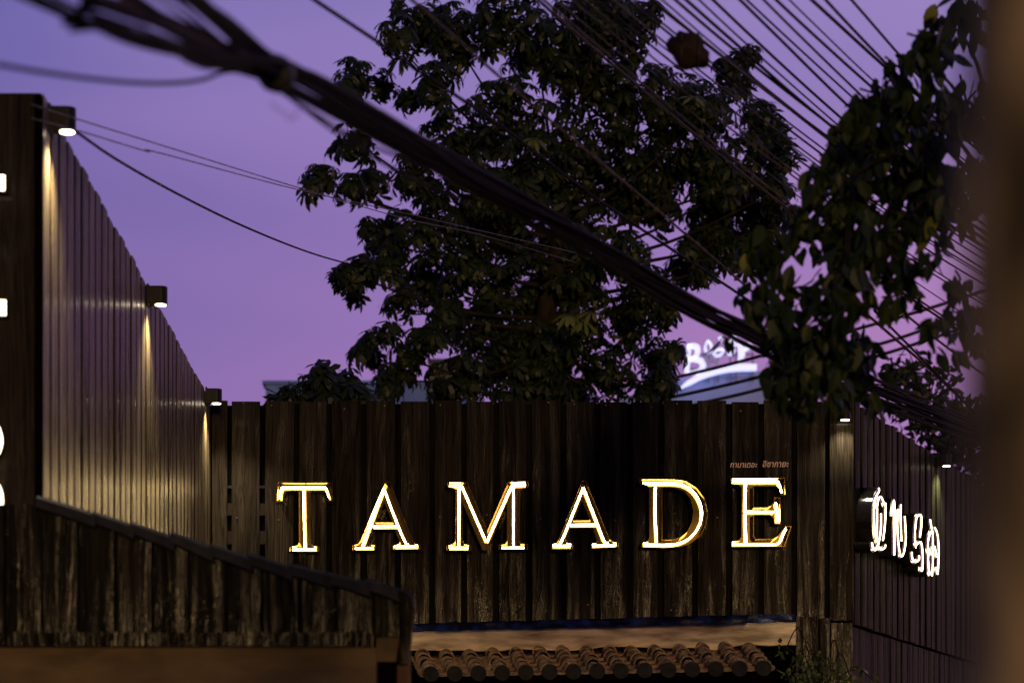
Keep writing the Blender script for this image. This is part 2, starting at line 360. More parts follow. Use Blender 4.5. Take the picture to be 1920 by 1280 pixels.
# ------------------------------------------------------------------ gable-ended canopy in front
YG = 8.38
gab = thing('gable_canopy', 'dark weathered gable-end canopy with sloping tiled edge at lower left', 'canopy', (P(380, 0, YG).x, YG, 0))
zb = P(0, 1192, YG).z
xl, xr = P(-60, 0, YG).x, P(768, 0, YG).x
def rake(x):        # height of the gable's sloping top edge
    x0, z0 = P(75, 945, YG).x, P(75, 945, YG).z
    x1, z1 = P(770, 1122, YG).x, P(770, 1122, YG).z
    t = max(0, (x - x0) / (x1 - x0)); return z0 + (z1 - z0) * t - .02 * math.sin(min(1, t) * math.pi)
rr = random.Random(4)
nb = 12; bw = (xr - xl) / nb
for i in range(nb):
    a, b = xl + i * bw + .002, xl + (i + 1) * bw - .002
    plank(gab, M['wood_gable'], ((a + b) / 2, YG + .03, 0), ux, ny, b - a, .03 + rr.uniform(-.003, .003), zb + rr.uniform(-.003, .003), rake(a), z1b=rake(b), yaw=R(rr.uniform(-2, 2)), cup=rr.uniform(-.001, .006), name='board')
# roof body behind the boards, bottom beam, brown panel, posts
prof = [Vector((xl, YG + .035, zb + .02))] + [Vector((xl + (xr - .02 - xl) * k / 8, YG + .035, rake(xl + (xr - .02 - xl) * k / 8) - .004)) for k in range(9)] + [Vector((xr - .02, YG + .035, zb + .02))]
part('roof_body', prism(prof, Vector((0, .10, 0))), M['void'], gab)
part('bottom_beam', box((xl, YG - .02, zb - .035), (xr - .13, YG + .06, zb + .012)), M['wood_gable'], gab)
part('panel', box((xl, YG + .045, 1.2), (P(704, 0, YG).x, YG + .1, zb - .036)), M['plaster'], gab)
part('corner_post', box((P(744, 0, YG).x, YG + .03, 0), (P(768, 0, YG).x, YG + .1, zb + .10)), M['red_post'], gab)
part('opening_panel', box((P(706, 0, YG).x, YG + .05, 0), (P(742, 0, YG).x, YG + .09, P(0, 1240, YG).z)), M['void'], gab)  # solid dark panel standing for the dark opening
part('lintel', box((P(704.5, 0, YG).x, YG + .04, P(0, 1238, YG).z), (P(743.5, 0, YG).x, YG + .095, zb + .02)), M['plaster'], gab)
# sloping tiles, each lapping the next
tx = [75, 178, 250, 325, 398, 470, 545, 618, 690, 772]
for i in range(len(tx) - 1):
    a, b = P(tx[i] - 4, 0, YG).x, P(tx[i + 1] + 5, 0, YG).x
    za, zb2 = rake(a) + .036 + rr.uniform(-.006, .007), rake(b) + .020 + rr.uniform(-.006, .005)
    V, F = [], []; K = 9
    for j, (x, z, r) in enumerate(((a, za - .004, .030), (a + .004, za, .034), ((a + b) / 2, (za + zb2) / 2 + .003, .036), (b - .004, zb2 + .004, .040), (b, zb2 - .002, .036))):
        for k in range(K):
            an = math.pi * (k / (K - 1)); V.append(Vector((x, YG + .01 - math.cos(an) * (.045 + r * .3), z - .038 + min(1, 1.5 * math.sin(an)) ** .6 * r if 0 < k < K - 1 else z - .046)))
    for j in range(4):
        for k in range(K - 1): F.append((j * K + k, j * K + k + 1, (j + 1) * K + k + 1, (j + 1) * K + k))
    F.append(tuple(range(K))[::-1]); F.append(tuple(range(4 * K, 5 * K))); F.append((0, K, 2 * K, 3 * K, 4 * K, 5 * K - 1, 4 * K - 1, 3 * K - 1, 2 * K - 1, K - 1))
    part('verge_tile', (V, F), M['tile_dark'], gab, smooth=False)
# rolled end of the verge
part('verge_end', prism([P(x, y, YG - .055) for x, y in ((746, 1106), (762, 1110), (770, 1120), (773, 1140), (771, 1195), (764, 1243), (746, 1243), (753, 1190), (750, 1130))], Vector((0, .08, 0))), M['wood_gable'], gab)

# ------------------------------------------------------------------ tarpaulin, flashing and small tiled roof below the letters
def sheet(name, grid, th, mat_, label, cat):
    """closed thin slab from a grid of points; th = thickness vector"""
    nr, nc = len(grid), len(grid[0]); V = [p for r_ in grid for p in r_]; n = len(V); V = V + [p + th for p in V]; F = []
    for i in range(nr - 1):
        for j in range(nc - 1):
            a, b, c, d = i * nc + j, i * nc + j + 1, (i + 1) * nc + j + 1, (i + 1) * nc + j
            F.append((a, b, c, d)); F.append((n + d, n + c, n + b, n + a))
    edge = [j for j in range(nc)] + [i * nc + nc - 1 for i in range(1, nr)] + [(nr - 1) * nc + j for j in range(nc - 2, -1, -1)] + [i * nc for i in range(nr - 2, 0, -1)]
    for k in range(len(edge)):
        a, b = edge[k], edge[(k + 1) % len(edge)]; F.append((b, a, n + a, n + b))
    o0 = V[0].copy(); me = bpy.data.meshes.new(name); me.from_pydata([tuple(v - o0) for v in V], [], F); me.update()
    me.polygons.foreach_set('use_smooth', [True] * len(me.polygons))
    return tag(link(name, me, mat_, None, o0), label, cat)
grid = []
for i in range(6):
    row = []
    for j in range(61):
        x = 772 + (1490 - 772) * j / 60; t = i / 5
        yb = 1186 - (x - 780) * .026
        y = yb - 18 + 24 * t
        p = P(x, y, YF - .02 - .05 * t); nz = noise.noise(Vector((x * .03, t * 2.2, 3)))
        p.y += nz * .03; p.z += noise.noise(Vector((x * .05, t * 2, 9))) * .006 + (noise.noise(Vector((x * .02, 0, 2))) * .012 if i == 5 else 0)
        row.append(p)
    grid.append(row)
sheet('tarpaulin', grid, Vector((0, .012, 0)), M['tarp'], 'crumpled blue tarpaulin strip tucked under the plank wall', 'tarpaulin')
grid = []
for i in range(8):
    row = []
    for j in range(81):
        x = 760 + (1492 - 760) * j / 80; t = i / 7
        yt = 1184 - (x - 780) * .026; yb = 1218 - (x - 780) * .012
        p = P(x, yt + (yb - yt) * t, YF - .09 - .24 * t)
        p.z += noise.noise(Vector((x * .016, t * .8, 1))) * .014 * (0.4 + t) + noise.noise(Vector((x * .045, t * 1.5, 6))) * .006; p.y += noise.noise(Vector((x * .03, t * 2, 16))) * .012
        row.append(p)
    grid.append(row)
sheet('flashing', grid, Vector((0, .0, -.006)), M['flash'], 'wavy tan flashing sheet above the small tiled roof', 'flashing')

roof = thing('tiled_roof', 'small roof of ribbed brown clay tiles under the tan flashing', 'roof', P(1110, 1240, 13.9))
TL, TR, BL, BR = P(768, 1226, 14.42), P(1418, 1210, 14.42), P(785, 1264, 13.72), P(1452, 1252, 13.72)
def rp(u, v):       # u across, v down the slope
    return TL.lerp(TR, u).lerp(BL.lerp(BR, u), v)
across = (TR - TL).normalized(); down = (BL - TL).normalized(); rn = across.cross(down).normalized()
if rn.z < 0: rn = -rn
NC, NR_ = 15, 5
cr_ = .043
def halfpipe(p, q, r0, r1, th=.008, K=8, lift=.009):
    V, F = [], []
    for (c, r, li) in ((p, r0, 0), (q, r1, lift)):
        for rad in (r, r - th):
            for k in range(K + 1):
                an = math.pi * k / K; V.append(c + across * (-math.cos(an) * rad) + rn * (math.sin(an) * rad + li))
    s = K + 1
    for k in range(K):
        F.append((k, k + 1, 2 * s + k + 1, 2 * s + k)); F.append((s + k + 1, s + k, 3 * s + k, 3 * s + k + 1))
        F.append((2 * s + k, 2 * s + k + 1, 3 * s + k + 1, 3 * s + k)); F.append((k + 1, k, s + k, s + k + 1))
    F.append((0, 2 * s, 3 * s, s)); F.append((K, s + K, 3 * s + K, 2 * s + K))
    return V, F
rr = random.Random(8)
for c in range(NC):
    u = (c + .5) / NC
    for r in range(NR_):
        v0, v1 = r / NR_, (r + 1) / NR_ + .03
        jit = across * rr.uniform(-.007, .007) + rn * rr.uniform(-.004, .006)
        part('cap_tile', halfpipe(rp(u, v0) + jit, rp(u, v1) + jit, cr_ - .005, cr_ + .002), M['tile'], roof, smooth=False)
    e = rp(u, 1.03) + rn * .012
    V = []; K = 14
    for dd in (0, .018):
        for k in range(K): an = 2 * math.pi * k / K; V.append(e + down * dd + across * math.cos(an) * (cr_ + .002) + rn * math.sin(an) * (cr_ + .002) - rn * .004)
    part('end_disc', (V, [tuple(range(K)), tuple(range(K, 2 * K))[::-1]] + [(k, K + k, K + (k + 1) % K, (k + 1) % K) for k in range(K)]), M['tile_dark'], roof)
for c in range(NC + 1):
    u0, u1 = max(0, (c - .5) / NC + .012), min(1, (c + .5) / NC - .012)
    if u1 - u0 < .01: continue
    for r in range(NR_):
        v0, v1 = r / NR_, (r + 1) / NR_ + .03
        V = []
        for v, li in ((v0, -.012), (v1, .002)):
            for th in (0, -.014):
                for k in range(5):
                    t = k / 4; V.append(rp(u0 + (u1 - u0) * t, v) + rn * (li + th + .012 * (2 * t - 1) ** 2))
        F = []
        for k in range(4):
            F += [(k, k + 1, 10 + k + 1, 10 + k), (5 + k + 1, 5 + k, 15 + k, 15 + k + 1), (10 + k, 10 + k + 1, 15 + k + 1, 15 + k), (k + 1, k, 5 + k, 5 + k + 1)]
        F += [(0, 10, 15, 5), (4, 9, 19, 14)]
        part('pan_tile', (V, F), M['tile'], roof)
part('roof_deck', prism([TL - rn * .03, TR - rn * .03, BR - rn * .03, BL - rn * .03], -rn * .03), M['void'], roof)
part('fascia', obox((BL + BR) / 2 - rn * .12 - down * .05, across, Vector((0, 0, 1)), across.cross(Vector((0, 0, 1))), (BR - BL).length, .2, .03), M['void'], roof)
part('front_wall', box((BL.x + .05, 14.2, 0), (BR.x - .05, 14.3, 2.5)), M['void'], roof)

# ------------------------------------------------------------------ wall lamps
def wall_lamp(base, n, label, watts=1.0):
    u = Vector((-n.y, n.x, 0)); t = thing('wall_lamp', label, 'lamp', base, 'black wall downlights')
    prof = [(-.032, 0), (-.032, .062)] + [(-.032 * math.cos(a), .062 + .032 * math.sin(a)) for a in [math.pi * k / 10 for k in range(1, 10)]] + [(.032, .062), (.032, 0)]
    pl = lambda s, z: [Vector(base) + u * a * s + n * (.078 + (b - .078) * s if s < 1 else b) + Vector((0, 0, z)) for a, b in prof]
    V = pl(1, 0) + pl(1, .078) + pl(.96, .084); k = len(prof)
    F = [tuple(range(2 * k, 3 * k))] + [(i, (i + 1) % k, k + (i + 1) % k, k + i) for i in range(k)] + [(k + i, k + (i + 1) % k, 2 * k + (i + 1) % k, 2 * k + i) for i in range(k)]
    # underside ring round the lens
    lc = Vector(base) + n * .062
    ring = [lc + (u * math.cos(2 * math.pi * j / 16) + n * math.sin(2 * math.pi * j / 16)) * .026 for j in range(16)]
    F.append(tuple(range(k))[::-1])
    hs = part('housing', (V, F), M['black_metal'], t)
    part('wall_plate', obox(Vector(base) + n * .004 + Vector((0, 0, .042)), u, Vector((0, 0, 1)), n, .08, .10, .008), M['black_metal'], t)
    lens = [p + Vector((0, 0, -.003)) for p in ring]
    part('lens', prism(lens, Vector((0, 0, .0025))), M['lens'], hs)
    ld = bpy.data.lights.new('lamp_light', 'SPOT'); ld.energy = watts * 24; ld.color = (1, .84, .6); ld.spot_size = R(120); ld.spot_blend = 1.0; ld.shadow_soft_size = .02
    lo = bpy.data.objects.new('lamp_light', ld); COL.objects.link(lo); lo.parent = t; lo.location = n * .062 + Vector((0, 0, -.02))
    return t
def on_left(x, y):
    Yd = 440 * YF / (835 - x); return Vector((A + ud * ((Yd - YT) / ud.y))) + nd * .004 + Vector((0, 0, P(x, y, Yd).z))
wall_lamp(on_left(93, 247), nd, 'black wall downlight highest and nearest on the left side wall', 2.2)
wall_lamp(on_left(276, 571), nd, 'black wall downlight in the middle of the receding left wall', 2.2)
wall_lamp(on_left(385, 756), nd, 'black wall downlight in the corner where left wall meets letter wall', 2.2)
wall_lamp(P(1582, 790, YF - .012), Vector((0, -1, 0)), 'wall downlight at right end of the letter wall under hanging leaves', .7)
sR = 2.13 / us.y
pR = C0 + us * sR + ns * .008; pR.z = P(0, 874, pR.y).z
wall_lamp(pR, ns, 'wall downlight on the side wall above the Thai neon letters', 1.6)

# ------------------------------------------------------------------ big lit capital letters
def letter(ox, oy, sc, outline, holes, tubes, label):
    Yr, depth = YF - .125, .105         # front rim; back plate
    px = lambda p, Y: P(ox + p[0] / sc, oy + p[1] / sc, Y)
    rings = [[px(p, Yr) for p in outline]] + [[px(p, Yr) for p in h] for h in holes]
    zmin = min(p.z for p in rings[0]); xm = sum(p.x for p in rings[0]) / len(rings[0])
    t = thing('channel_letter', label, 'letter', (xm, Yr + depth, zmin), 'lit brass capital letters on the plank wall')
    # rim walls with thickness
    V, F = [], []
    for ri, ring in enumerate(rings):
        n = len(ring); area = sum(ring[i].x * ring[(i + 1) % n].z - ring[(i + 1) % n].x * ring[i].z for i in range(n))
        sgn = (1 if area > 0 else -1) * (1 if ri == 0 else -1)
        offs = []
        for i in range(n):
            a, b, c = ring[i - 1], ring[i], ring[(i + 1) % n]
            e1 = Vector((b.x - a.x, 0, b.z - a.z)).normalized(); e2 = Vector((c.x - b.x, 0, c.z - b.z)).normalized()
            m_ = Vector((e1.z + e2.z, 0, -(e1.x + e2.x))); m_ = m_.normalized() if m_.length > .05 else Vector((e1.z, 0, -e1.x))
            k = 1 / max(.45, m_.dot(Vector((e1.z, 0, -e1.x)))); offs.append(m_ * (.0032 * sgn * k))
        k0 = len(V)
        for Yo in (0, depth):
            for i in range(n): V.append(ring[i] + Vector((0, Yo, 0)))
            for i in range(n): V.append(ring[i] + offs[i] + Vector((0, Yo, 0)))
        for i in range(n):
            j = (i + 1) % n
            F += [(k0 + i, k0 + j, k0 + n + j, k0 + n + i), (k0 + i, k0 + 2 * n + i, k0 + 2 * n + j, k0 + j), (k0 + n + i, k0 + n + j, k0 + 3 * n + j, k0 + 3 * n + i), (k0 + 2 * n + i, k0 + 3 * n + i, k0 + 3 * n + j, k0 + 2 * n + j)]
    part('rim', (V, F), M['gold'], t)
    # back plate
    tri = tessellate_polygon(rings); flat = [p for r_ in rings for p in r_]; n = len(flat)
    V = [p + Vector((0, depth - .008, 0)) for p in flat] + [p + Vector((0, depth - .002, 0)) for p in flat]
    F = [tuple(q) for q in tri] + [tuple(i + n for i in q[::-1]) for q in tri]
    part('back_plate', (V, F), M['gold'], t)
    for tb in tubes:
        pts = [px(p, Yr + .058) for p in tb]
        if len(tb) > 4: pts = catmull(pts, 4)
        elif len(tb) > 2: pts = catmull(pts, 3)
        part('neon_tube', tube(pts, .0052, 8), M['neon'], t, smooth=True)
    # small clips that hold the tubes
    for tb in tubes:
        if len(tb) <= 2 and abs(tb[0][0] - tb[1][0]) > abs(tb[0][1] - tb[1][1]): continue
        a, b = tb[0], tb[-1]
        for f in (.3, .75):
            q = px((a[0] + (b[0] - a[0]) * f, a[1] + (b[1] - a[1]) * f), Yr + .058) if len(tb) <= 2 else px(tb[len(tb) // 2], Yr + .058)
            part('tube_clip', box((q.x - .006, q.y + .0, q.z - .004), (q.x + .006, Yr + depth - .008, q.z + .004)), M['gold'], t)
            if len(tb) > 2: break
S = 7.53
letter(500, 880, S, [(165, 187), (540, 190), (918, 187), (932, 440), (882, 445), (870, 370), (845, 320), (790, 297), (620, 292), (620, 1030), (635, 1065), (670, 1082), (730, 1086), (730, 1150), (325, 1150), (328, 1092), (400, 1084), (440, 1065), (458, 1030), (455, 292), (310, 297), (260, 318), (232, 360), (220, 445), (143, 450)], [],
       [[(190, 410), (195, 330), (212, 270), (250, 252), (540, 252), (800, 250), (835, 268), (855, 320), (880, 400)], [(523, 255), (530, 700), (540, 1110)], [(365, 1130), (690, 1122)]], 'lit brass letter T, first of the large row')
letter(640, 880, S, [(625, 175), (680, 175), (850, 610), (1015, 1030), (1050, 1056), (1115, 1065), (1115, 1122), (735, 1125), (738, 1070), (800, 1060), (828, 1020), (757, 835), (445, 835), (380, 1010), (386, 1040), (420, 1060), (475, 1070), (472, 1132), (158, 1132), (160, 1070), (235, 1050), (275, 1000), (450, 580)], [[(607, 455), (730, 748), (480, 748)]],
       [[(600, 268), (295, 1095)], [(600, 268), (740, 640), (890, 1000), (945, 1062)], [(445, 805), (800, 797)], [(195, 1112), (450, 1106)], [(755, 1085), (1075, 1080)]], 'lit brass letter A between the T and the M')
letter(820, 880, S, [(145, 185), (418, 185), (705, 865), (1000, 180), (1280, 172), (1280, 242), (1200, 258), (1163, 295), (1150, 1000), (1175, 1050), (1272, 1057), (1272, 1115), (872, 1120), (875, 1065), (955, 1055), (988, 1005), (988, 450), (700, 1130), (645, 1130), (350, 450), (350, 1005), (378, 1055), (470, 1070), (470, 1136), (130, 1136), (135, 1075), (215, 1060), (255, 1010), (265, 285), (238, 255), (145, 240)], [],
       [[(170, 232), (335, 228)], [(308, 240), (302, 1095)], [(345, 232), (682, 1005)], [(1045, 235), (702, 1012)], [(1075, 250), (1075, 1100)], [(1050, 216), (1245, 212)], [(170, 1105), (430, 1103)], [(915, 1105), (1225, 1102)]], 'lit brass letter M, third of the large row')
letter(1020, 880, S, [(540, 158), (590, 158), (760, 575), (925, 985), (985, 1025), (1048, 1035), (1045, 1087), (672, 1102), (672, 1050), (730, 1040), (757, 1000), (690, 812), (370, 812), (305, 985), (322, 1035), (405, 1050), (405, 1122), (105, 1122), (110, 1055), (172, 1045), (208, 995), (375, 580)], [[(538, 430), (658, 718), (412, 722)]],
       [[(555, 252), (360, 740), (270, 960), (218, 1050)], [(555, 252), (740, 730), (850, 1010), (910, 1035)], [(375, 782), (745, 772)], [(130, 1077), (375, 1075)], [(690, 1077), (1015, 1066)]], 'lit brass letter A between the M and the D')
letter(1180, 880, S, [(150, 138), (400, 137), (640, 140), (800, 165), (950, 260), (1060, 410), (1105, 590), (1085, 750), (1015, 905), (940, 975), (840, 1045), (700, 1085), (500, 1097), (190, 1087), (185, 1035), (262, 1020), (290, 965), (285, 242), (242, 215), (150, 180)], [[(460, 245), (640, 247), (780, 300), (870, 410), (910, 580), (890, 740), (820, 880), (720, 962), (600, 990), (460, 990)]],
       [[(190, 195), (420, 195), (640, 198), (760, 218), (880, 290), (970, 410), (1020, 560), (1010, 720), (940, 870), (830, 980), (700, 1040), (560, 1060), (380, 1062), (205, 1057)], [(368, 230), (365, 600), (385, 1045)]], 'lit brass letter D between the A and the E')
letter(1350, 850, 6.4, [(135, 298), (450, 297), (770, 295), (785, 497), (735, 497), (720, 425), (680, 385), (400, 385), (400, 650), (560, 650), (620, 622), (655, 575), (655, 530), (718, 530), (718, 838), (662, 836), (648, 770), (600, 728), (400, 728), (400, 985), (422, 1030), (640, 1026), (700, 990), (790, 876), (852, 876), (770, 1107), (145, 1112), (145, 1060), (232, 1045), (265, 1000), (265, 400), (232, 372), (140, 357)], [],
       [[(155, 332), (420, 335), (670, 335), (700, 350), (720, 400), (738, 468)], [(310, 345), (303, 700), (312, 1075)], [(310, 697), (650, 700)], [(668, 590), (688, 700), (685, 822)], [(150, 1085), (420, 1090), (640, 1090), (715, 1060), (750, 985), (790, 903)]], 'lit brass letter E, last of the large row')

# small Thai words above the E
def word(txt, x0, x1, y0, label):
    c = bpy.data.curves.new('t', 'FONT'); c.body = txt; c.extrude = .03; c.shear = .22; c.offset = .012; c.resolution_u = 2
    o = bpy.data.objects.new('t', c); COL.objects.link(o)
    me = bpy.data.meshes.new_from_object(o.evaluated_get(bpy.context.evaluated_depsgraph_get())); bpy.data.objects.remove(o)
    xs = [v.co.x for v in me.vertices]; a, b = P(x0, y0, YF - .02), P(x1, y0, YF - .02); s = (b.x - a.x) / (max(xs) - min(xs)); mn = min(xs)
    for v in me.vertices: v.co = ((v.co.x - mn) * s, -v.co.z * s, v.co.y * s * 1.15)
    me.materials.clear(); return tag(link('thai_word', me, M['copper'], None, a), label, 'lettering', 'small Thai words above the letter E')
word('ทามาเตอะ', 1369, 1420, 876, 'small copper Thai word at upper left of the letter E')
word('อิซากายะ', 1430, 1479, 875, 'small copper Thai word at upper right of the letter E')

# Thai neon letters on the side wall
def wallpt(x, y, off):
    d = Vector(((x - CX) / FPX, 1, (HY - y) / FPX)); o = C0 + ns * off
    s = (Vector((o.x, o.y, 0))).dot(ns) / Vector((d.x, d.y, 0)).dot(ns); return Vector((d.x * s, d.y * s, EYE + d.z * s))
def neon_letter(strokes, label):
    ox, oy, sc = 1590, 890, 6.095
    al = [[wallpt(ox + p[0] / sc, oy + p[1] / sc, .115) for p in s] for s in strokes]
    c = sum((p for s in al for p in s), Vector()) / sum(len(s) for s in al); c.z = min(p.z for s in al for p in s); base = c - ns * .115
    t = thing('neon_letter', label, 'letter', base, 'Thai neon letters on the side wall')
    for s in al:
        pts = catmull(s, 4) if len(s) > 2 else s
        part('neon_tube', tube(pts, .0042, 8), M['neon2'], t, smooth=True)
        # dark return running back to the wall behind the stroke
        V, F = [], []; n = len(pts)
        for i, p in enumerate(pts):
            tg = (pts[min(i + 1, n - 1)] - pts[max(i - 1, 0)]).normalized(); sd_ = tg.cross(ns).normalized() * .014
            V += [p + sd_ - ns * .012, p - sd_ - ns * .012, p - sd_ - ns * .112, p + sd_ - ns * .112]
        for i in range(n - 1):
            for k in range(4): F.append((i * 4 + k, i * 4 + (k + 1) % 4, i * 4 + 4 + (k + 1) % 4, i * 4 + 4 + k))
        F += [(3, 2, 1, 0), (4 * n - 4, 4 * n - 3, 4 * n - 2, 4 * n - 1)]
        part('return', (V, F), M['return'], t)
neon_letter([[(352, 150), (355, 185), (322, 245), (305, 330), (297, 450), (302, 600), (320, 720), (345, 775)], [(330, 720), (333, 500), (335, 350), (352, 270), (375, 248), (400, 290), (418, 345), (430, 325), (430, 420), (424, 550), (410, 680), (400, 745)], [(378, 440), (378, 560), (372, 660), (358, 740), (345, 800)], [(275, 772), (285, 830), (310, 858), (332, 830), (345, 780)], [(358, 825), (380, 850), (420, 832), (428, 798)]], 'warm white Thai neon letter nearest the wall corner')
neon_letter([[(497, 460), (512, 400), (525, 290), (533, 400), (530, 600), (530, 780), (530, 915)], [(605, 340), (600, 450), (605, 600), (612, 755)], [(570, 390), (563, 550), (570, 700), (585, 850), (610, 928), (640, 880), (660, 750), (657, 600), (648, 470)]], 'warm white Thai neon letter second from the wall corner')
neon_letter([[(776, 830), (765, 700), (775, 550), (790, 475), (835, 460), (840, 560), (822, 710)], [(780, 800), (830, 765), (850, 850), (855, 980), (847, 1090), (825, 1065)], [(728, 880), (735, 950), (770, 992), (812, 965), (812, 920)]], 'warm white Thai neon letter third from the wall corner')
neon_letter([[(940, 510), (955, 600), (970, 690), (970, 850), (970, 1000), (962, 1150)], [(950, 650), (920, 725), (913, 850), (918, 1000), (925, 1090), (940, 1132), (965, 1095)], [(990, 600), (1020, 665), (1036, 800), (1036, 950), (1026, 1130), (1010, 1055)], [(925, 840), (940, 880), (955, 910)], [(990, 815), (1003, 870), (1018, 935)]], 'warm white Thai neon letter farthest from the wall corner')

# big lit letters on the tower face, cut by the left edge of the picture
def face_letter(poly, label):
    pts = [P(x, y, YT - .06) for x, y in poly]
    t = thing('lit_letter', label, 'letter', (pts[0].x, YT, min(p.z for p in pts)), 'large lit letters on the tower face')
    lb = part('letter_body', prism([p + Vector((0, .0125, 0)) for p in pts], Vector((0, .045, 0))), M['black_metal'], t)
    part('lit_face', prism(pts, Vector((0, .012, 0))), M['sign_face'], lb)
face_letter([(-150, 328), (8, 328), (8, 356), (-118, 356), (-118, 445), (-20, 445), (-20, 473), (-118, 473), (-118, 562), (10, 562), (10, 590), (-150, 590)], 'upper large white lit letter on the tower face at left edge')
arc = lambda cx, cy, rx, ry, a0, a1, n=10: [(cx + rx * math.cos(R(a0 + (a1 - a0) * k / n)), cy + ry * math.sin(R(a0 + (a1 - a0) * k / n))) for k in range(n + 1)]
face_letter([(-150, 770)] + arc(-50, 825, 54, 55, -90, 70) + arc(-40, 935, 45, 50, -60, 0, 6) + [(5, 1025), (-28, 1025)] + arc(-60, 935, 32, 36, 0, -90, 6) + [(-118, 899), (-118, 1025), (-150, 1025)], 'lower large white lit letter on the tower face at left edge')

# ------------------------------------------------------------------ far buildings and roof sign
YB = 40.0
b1 = thing('building', 'pale blue flat-topped building far behind the low left foliage', 'building', P(640, 752, YB))
a, b = P(498, 721, YB), P(870, 721, YB)
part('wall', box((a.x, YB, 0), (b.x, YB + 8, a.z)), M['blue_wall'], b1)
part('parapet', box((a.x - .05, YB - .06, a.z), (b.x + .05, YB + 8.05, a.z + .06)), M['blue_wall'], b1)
lv = thing('roof_louvre', 'dark slatted louvre box on the far blue building', 'louvre', P(835, 721, YB - .2))
la, lb = P(802, 668, YB - .3), P(872, 742, YB - .3)
part('frame', box((la.x, YB - .12, lb.z), (lb.x, YB - .08, la.z)), M['steel'], lv)
for k in range(6):
    z = la.z - .04 - k * .105
    part('slat', obox(Vector(((la.x + lb.x) / 2, YB - .2, z)), Vector((1, 0, 0)), Vector((0, .85, .5)).normalized(), Vector((0, -.5, .85)).normalized(), lb.x - la.x, .09, .012), M['slat'], lv)
YC = 46.0
b2 = thing('building', 'lilac grey building with sloping roof edge under the blue neon sign', 'building', P(1350, 752, YC))
pr = [P(1150, 800, YC), P(1150, 762, YC), P(1215, 738, YC), P(1290, 716, YC), P(1345, 708, YC), P(1515, 702, YC), P(1515, 800, YC)]
pr[0].z = 0; pr[-1].z = 0
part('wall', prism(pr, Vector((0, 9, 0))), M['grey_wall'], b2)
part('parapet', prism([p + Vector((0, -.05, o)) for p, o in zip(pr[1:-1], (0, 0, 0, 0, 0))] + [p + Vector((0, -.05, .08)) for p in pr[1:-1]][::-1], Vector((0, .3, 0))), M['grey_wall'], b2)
part('service_box', box((P(1350, 0, YC).x, YC + .6, pr[4].z - .2), (P(1425, 0, YC).x, YC + 2, P(0, 693, YC).z)), M['steel'], b2)
sg = thing('roof_sign', 'blue white lit sign with curly letter B and leaves on far roof', 'sign', P(1345, 715, YC - .4))
def zp(x, y): return P(1180 + x / 6.4, 600 + y / 6.4, YC - .4)
def ribbon(pts, wd, name, mat_, th=.12):
    """flat sign stroke of varying width, extruded"""
    c = catmull([zp(*p) for p in pts], 5); n = len(c); Lf, Rt = [], []
    for i, p in enumerate(c):
        tg = (c[min(i + 1, n - 1)] - c[max(i - 1, 0)]).normalized(); s = tg.cross(Vector((0, 1, 0))).normalized()
        f = i / (n - 1) * (len(wd) - 1); k = min(int(f), len(wd) - 2); ww = wd[k] + (wd[k + 1] - wd[k]) * (f - k); ww *= YC / FPX / 6.4 / 2
        Lf.append(p + s * ww); Rt.append(p - s * ww)
    V = Lf + Rt; V = V + [v + Vector((0, th, 0)) for v in V]; F = []
    m2 = 2 * n
    for i in range(n - 1):
        F += [(i, i + 1, n + i + 1, n + i), (m2 + i, m2 + n + i, m2 + n + i + 1, m2 + i + 1), (i, m2 + i, m2 + i + 1, i + 1), (n + i, n + i + 1, m2 + n + i + 1, m2 + n + i)]
    F += [(0, n, m2 + n, m2), (n - 1, m2 + n - 1, m2 + 2 * n - 1, 2 * n - 1)]
    part(name, (V, F), mat_, sg)
ribbon([(690, 640), (700, 500), (712, 370), (722, 290)], [55, 60, 60, 50], 'letter_stroke', M['neon_blue'])
ribbon([(700, 310), (760, 300), (815, 320), (820, 390), (780, 440), (725, 470)], [40, 50, 60, 60, 50, 30], 'letter_stroke', M['neon_blue'])
ribbon([(725, 470), (800, 465), (870, 490), (885, 550), (850, 600), (770, 625), (700, 630)], [30, 50, 65, 65, 55, 40, 30], 'letter_stroke', M['neon_blue'])
for lf in ([(955, 395), (915, 345), (920, 290), (945, 240), (985, 290), (990, 345), (955, 395)], [(1005, 405), (1040, 355), (1090, 340), (1138, 350), (1110, 400), (1060, 422), (1005, 405)]):
    ribbon(lf, [14, 24, 24, 16, 24, 24, 14], 'leaf_outline', M['neon_blue'])
part('leaf_shape', prism([zp(*p) for p in ((1180, 410), (1190, 375), (1230, 352), (1278, 352), (1262, 390), (1225, 415))], Vector((0, .12, 0))), M['neon_blue'], sg)
part('triangle_shape', prism([zp(*p) for p in ((1150, 298), (1175, 260), (1215, 222), (1285, 270), (1290, 302))], Vector((0, .12, 0))), M['neon_blue'], sg)
part('triangle_shape', prism([zp(*p) for p in ((1070, 200), (1125, 195), (1110, 245), (1092, 250))], Vector((0, .12, 0))), M['neon_blue'], sg)
ribbon([(1240, 210), (1262, 190), (1275, 175)], [40, 50, 20], 'letter_stroke', M['neon_blue'])
ribbon([(1310, 270), (1345, 340), (1350, 420), (1320, 495)], [20, 70, 75, 40], 'letter_stroke', M['neon_blue'])
ribbon([(1395, 350), (1430, 310), (1470, 280)], [40, 70, 50], 'letter_stroke', M['neon_blue'])
ribbon([(1440, 175), (1480, 190), (1520, 210)], [20, 26, 18], 'letter_stroke', M['neon_blue'])
ribbon([(895, 430), (925, 500), (965, 575)], [40, 44, 40], 'small_letter', M['neon_dim'])
ribbon([(900, 425), (965, 410), (1000, 440), (985, 480), (930, 490)], [26, 34, 40, 34, 24], 'small_letter', M['neon_dim'])
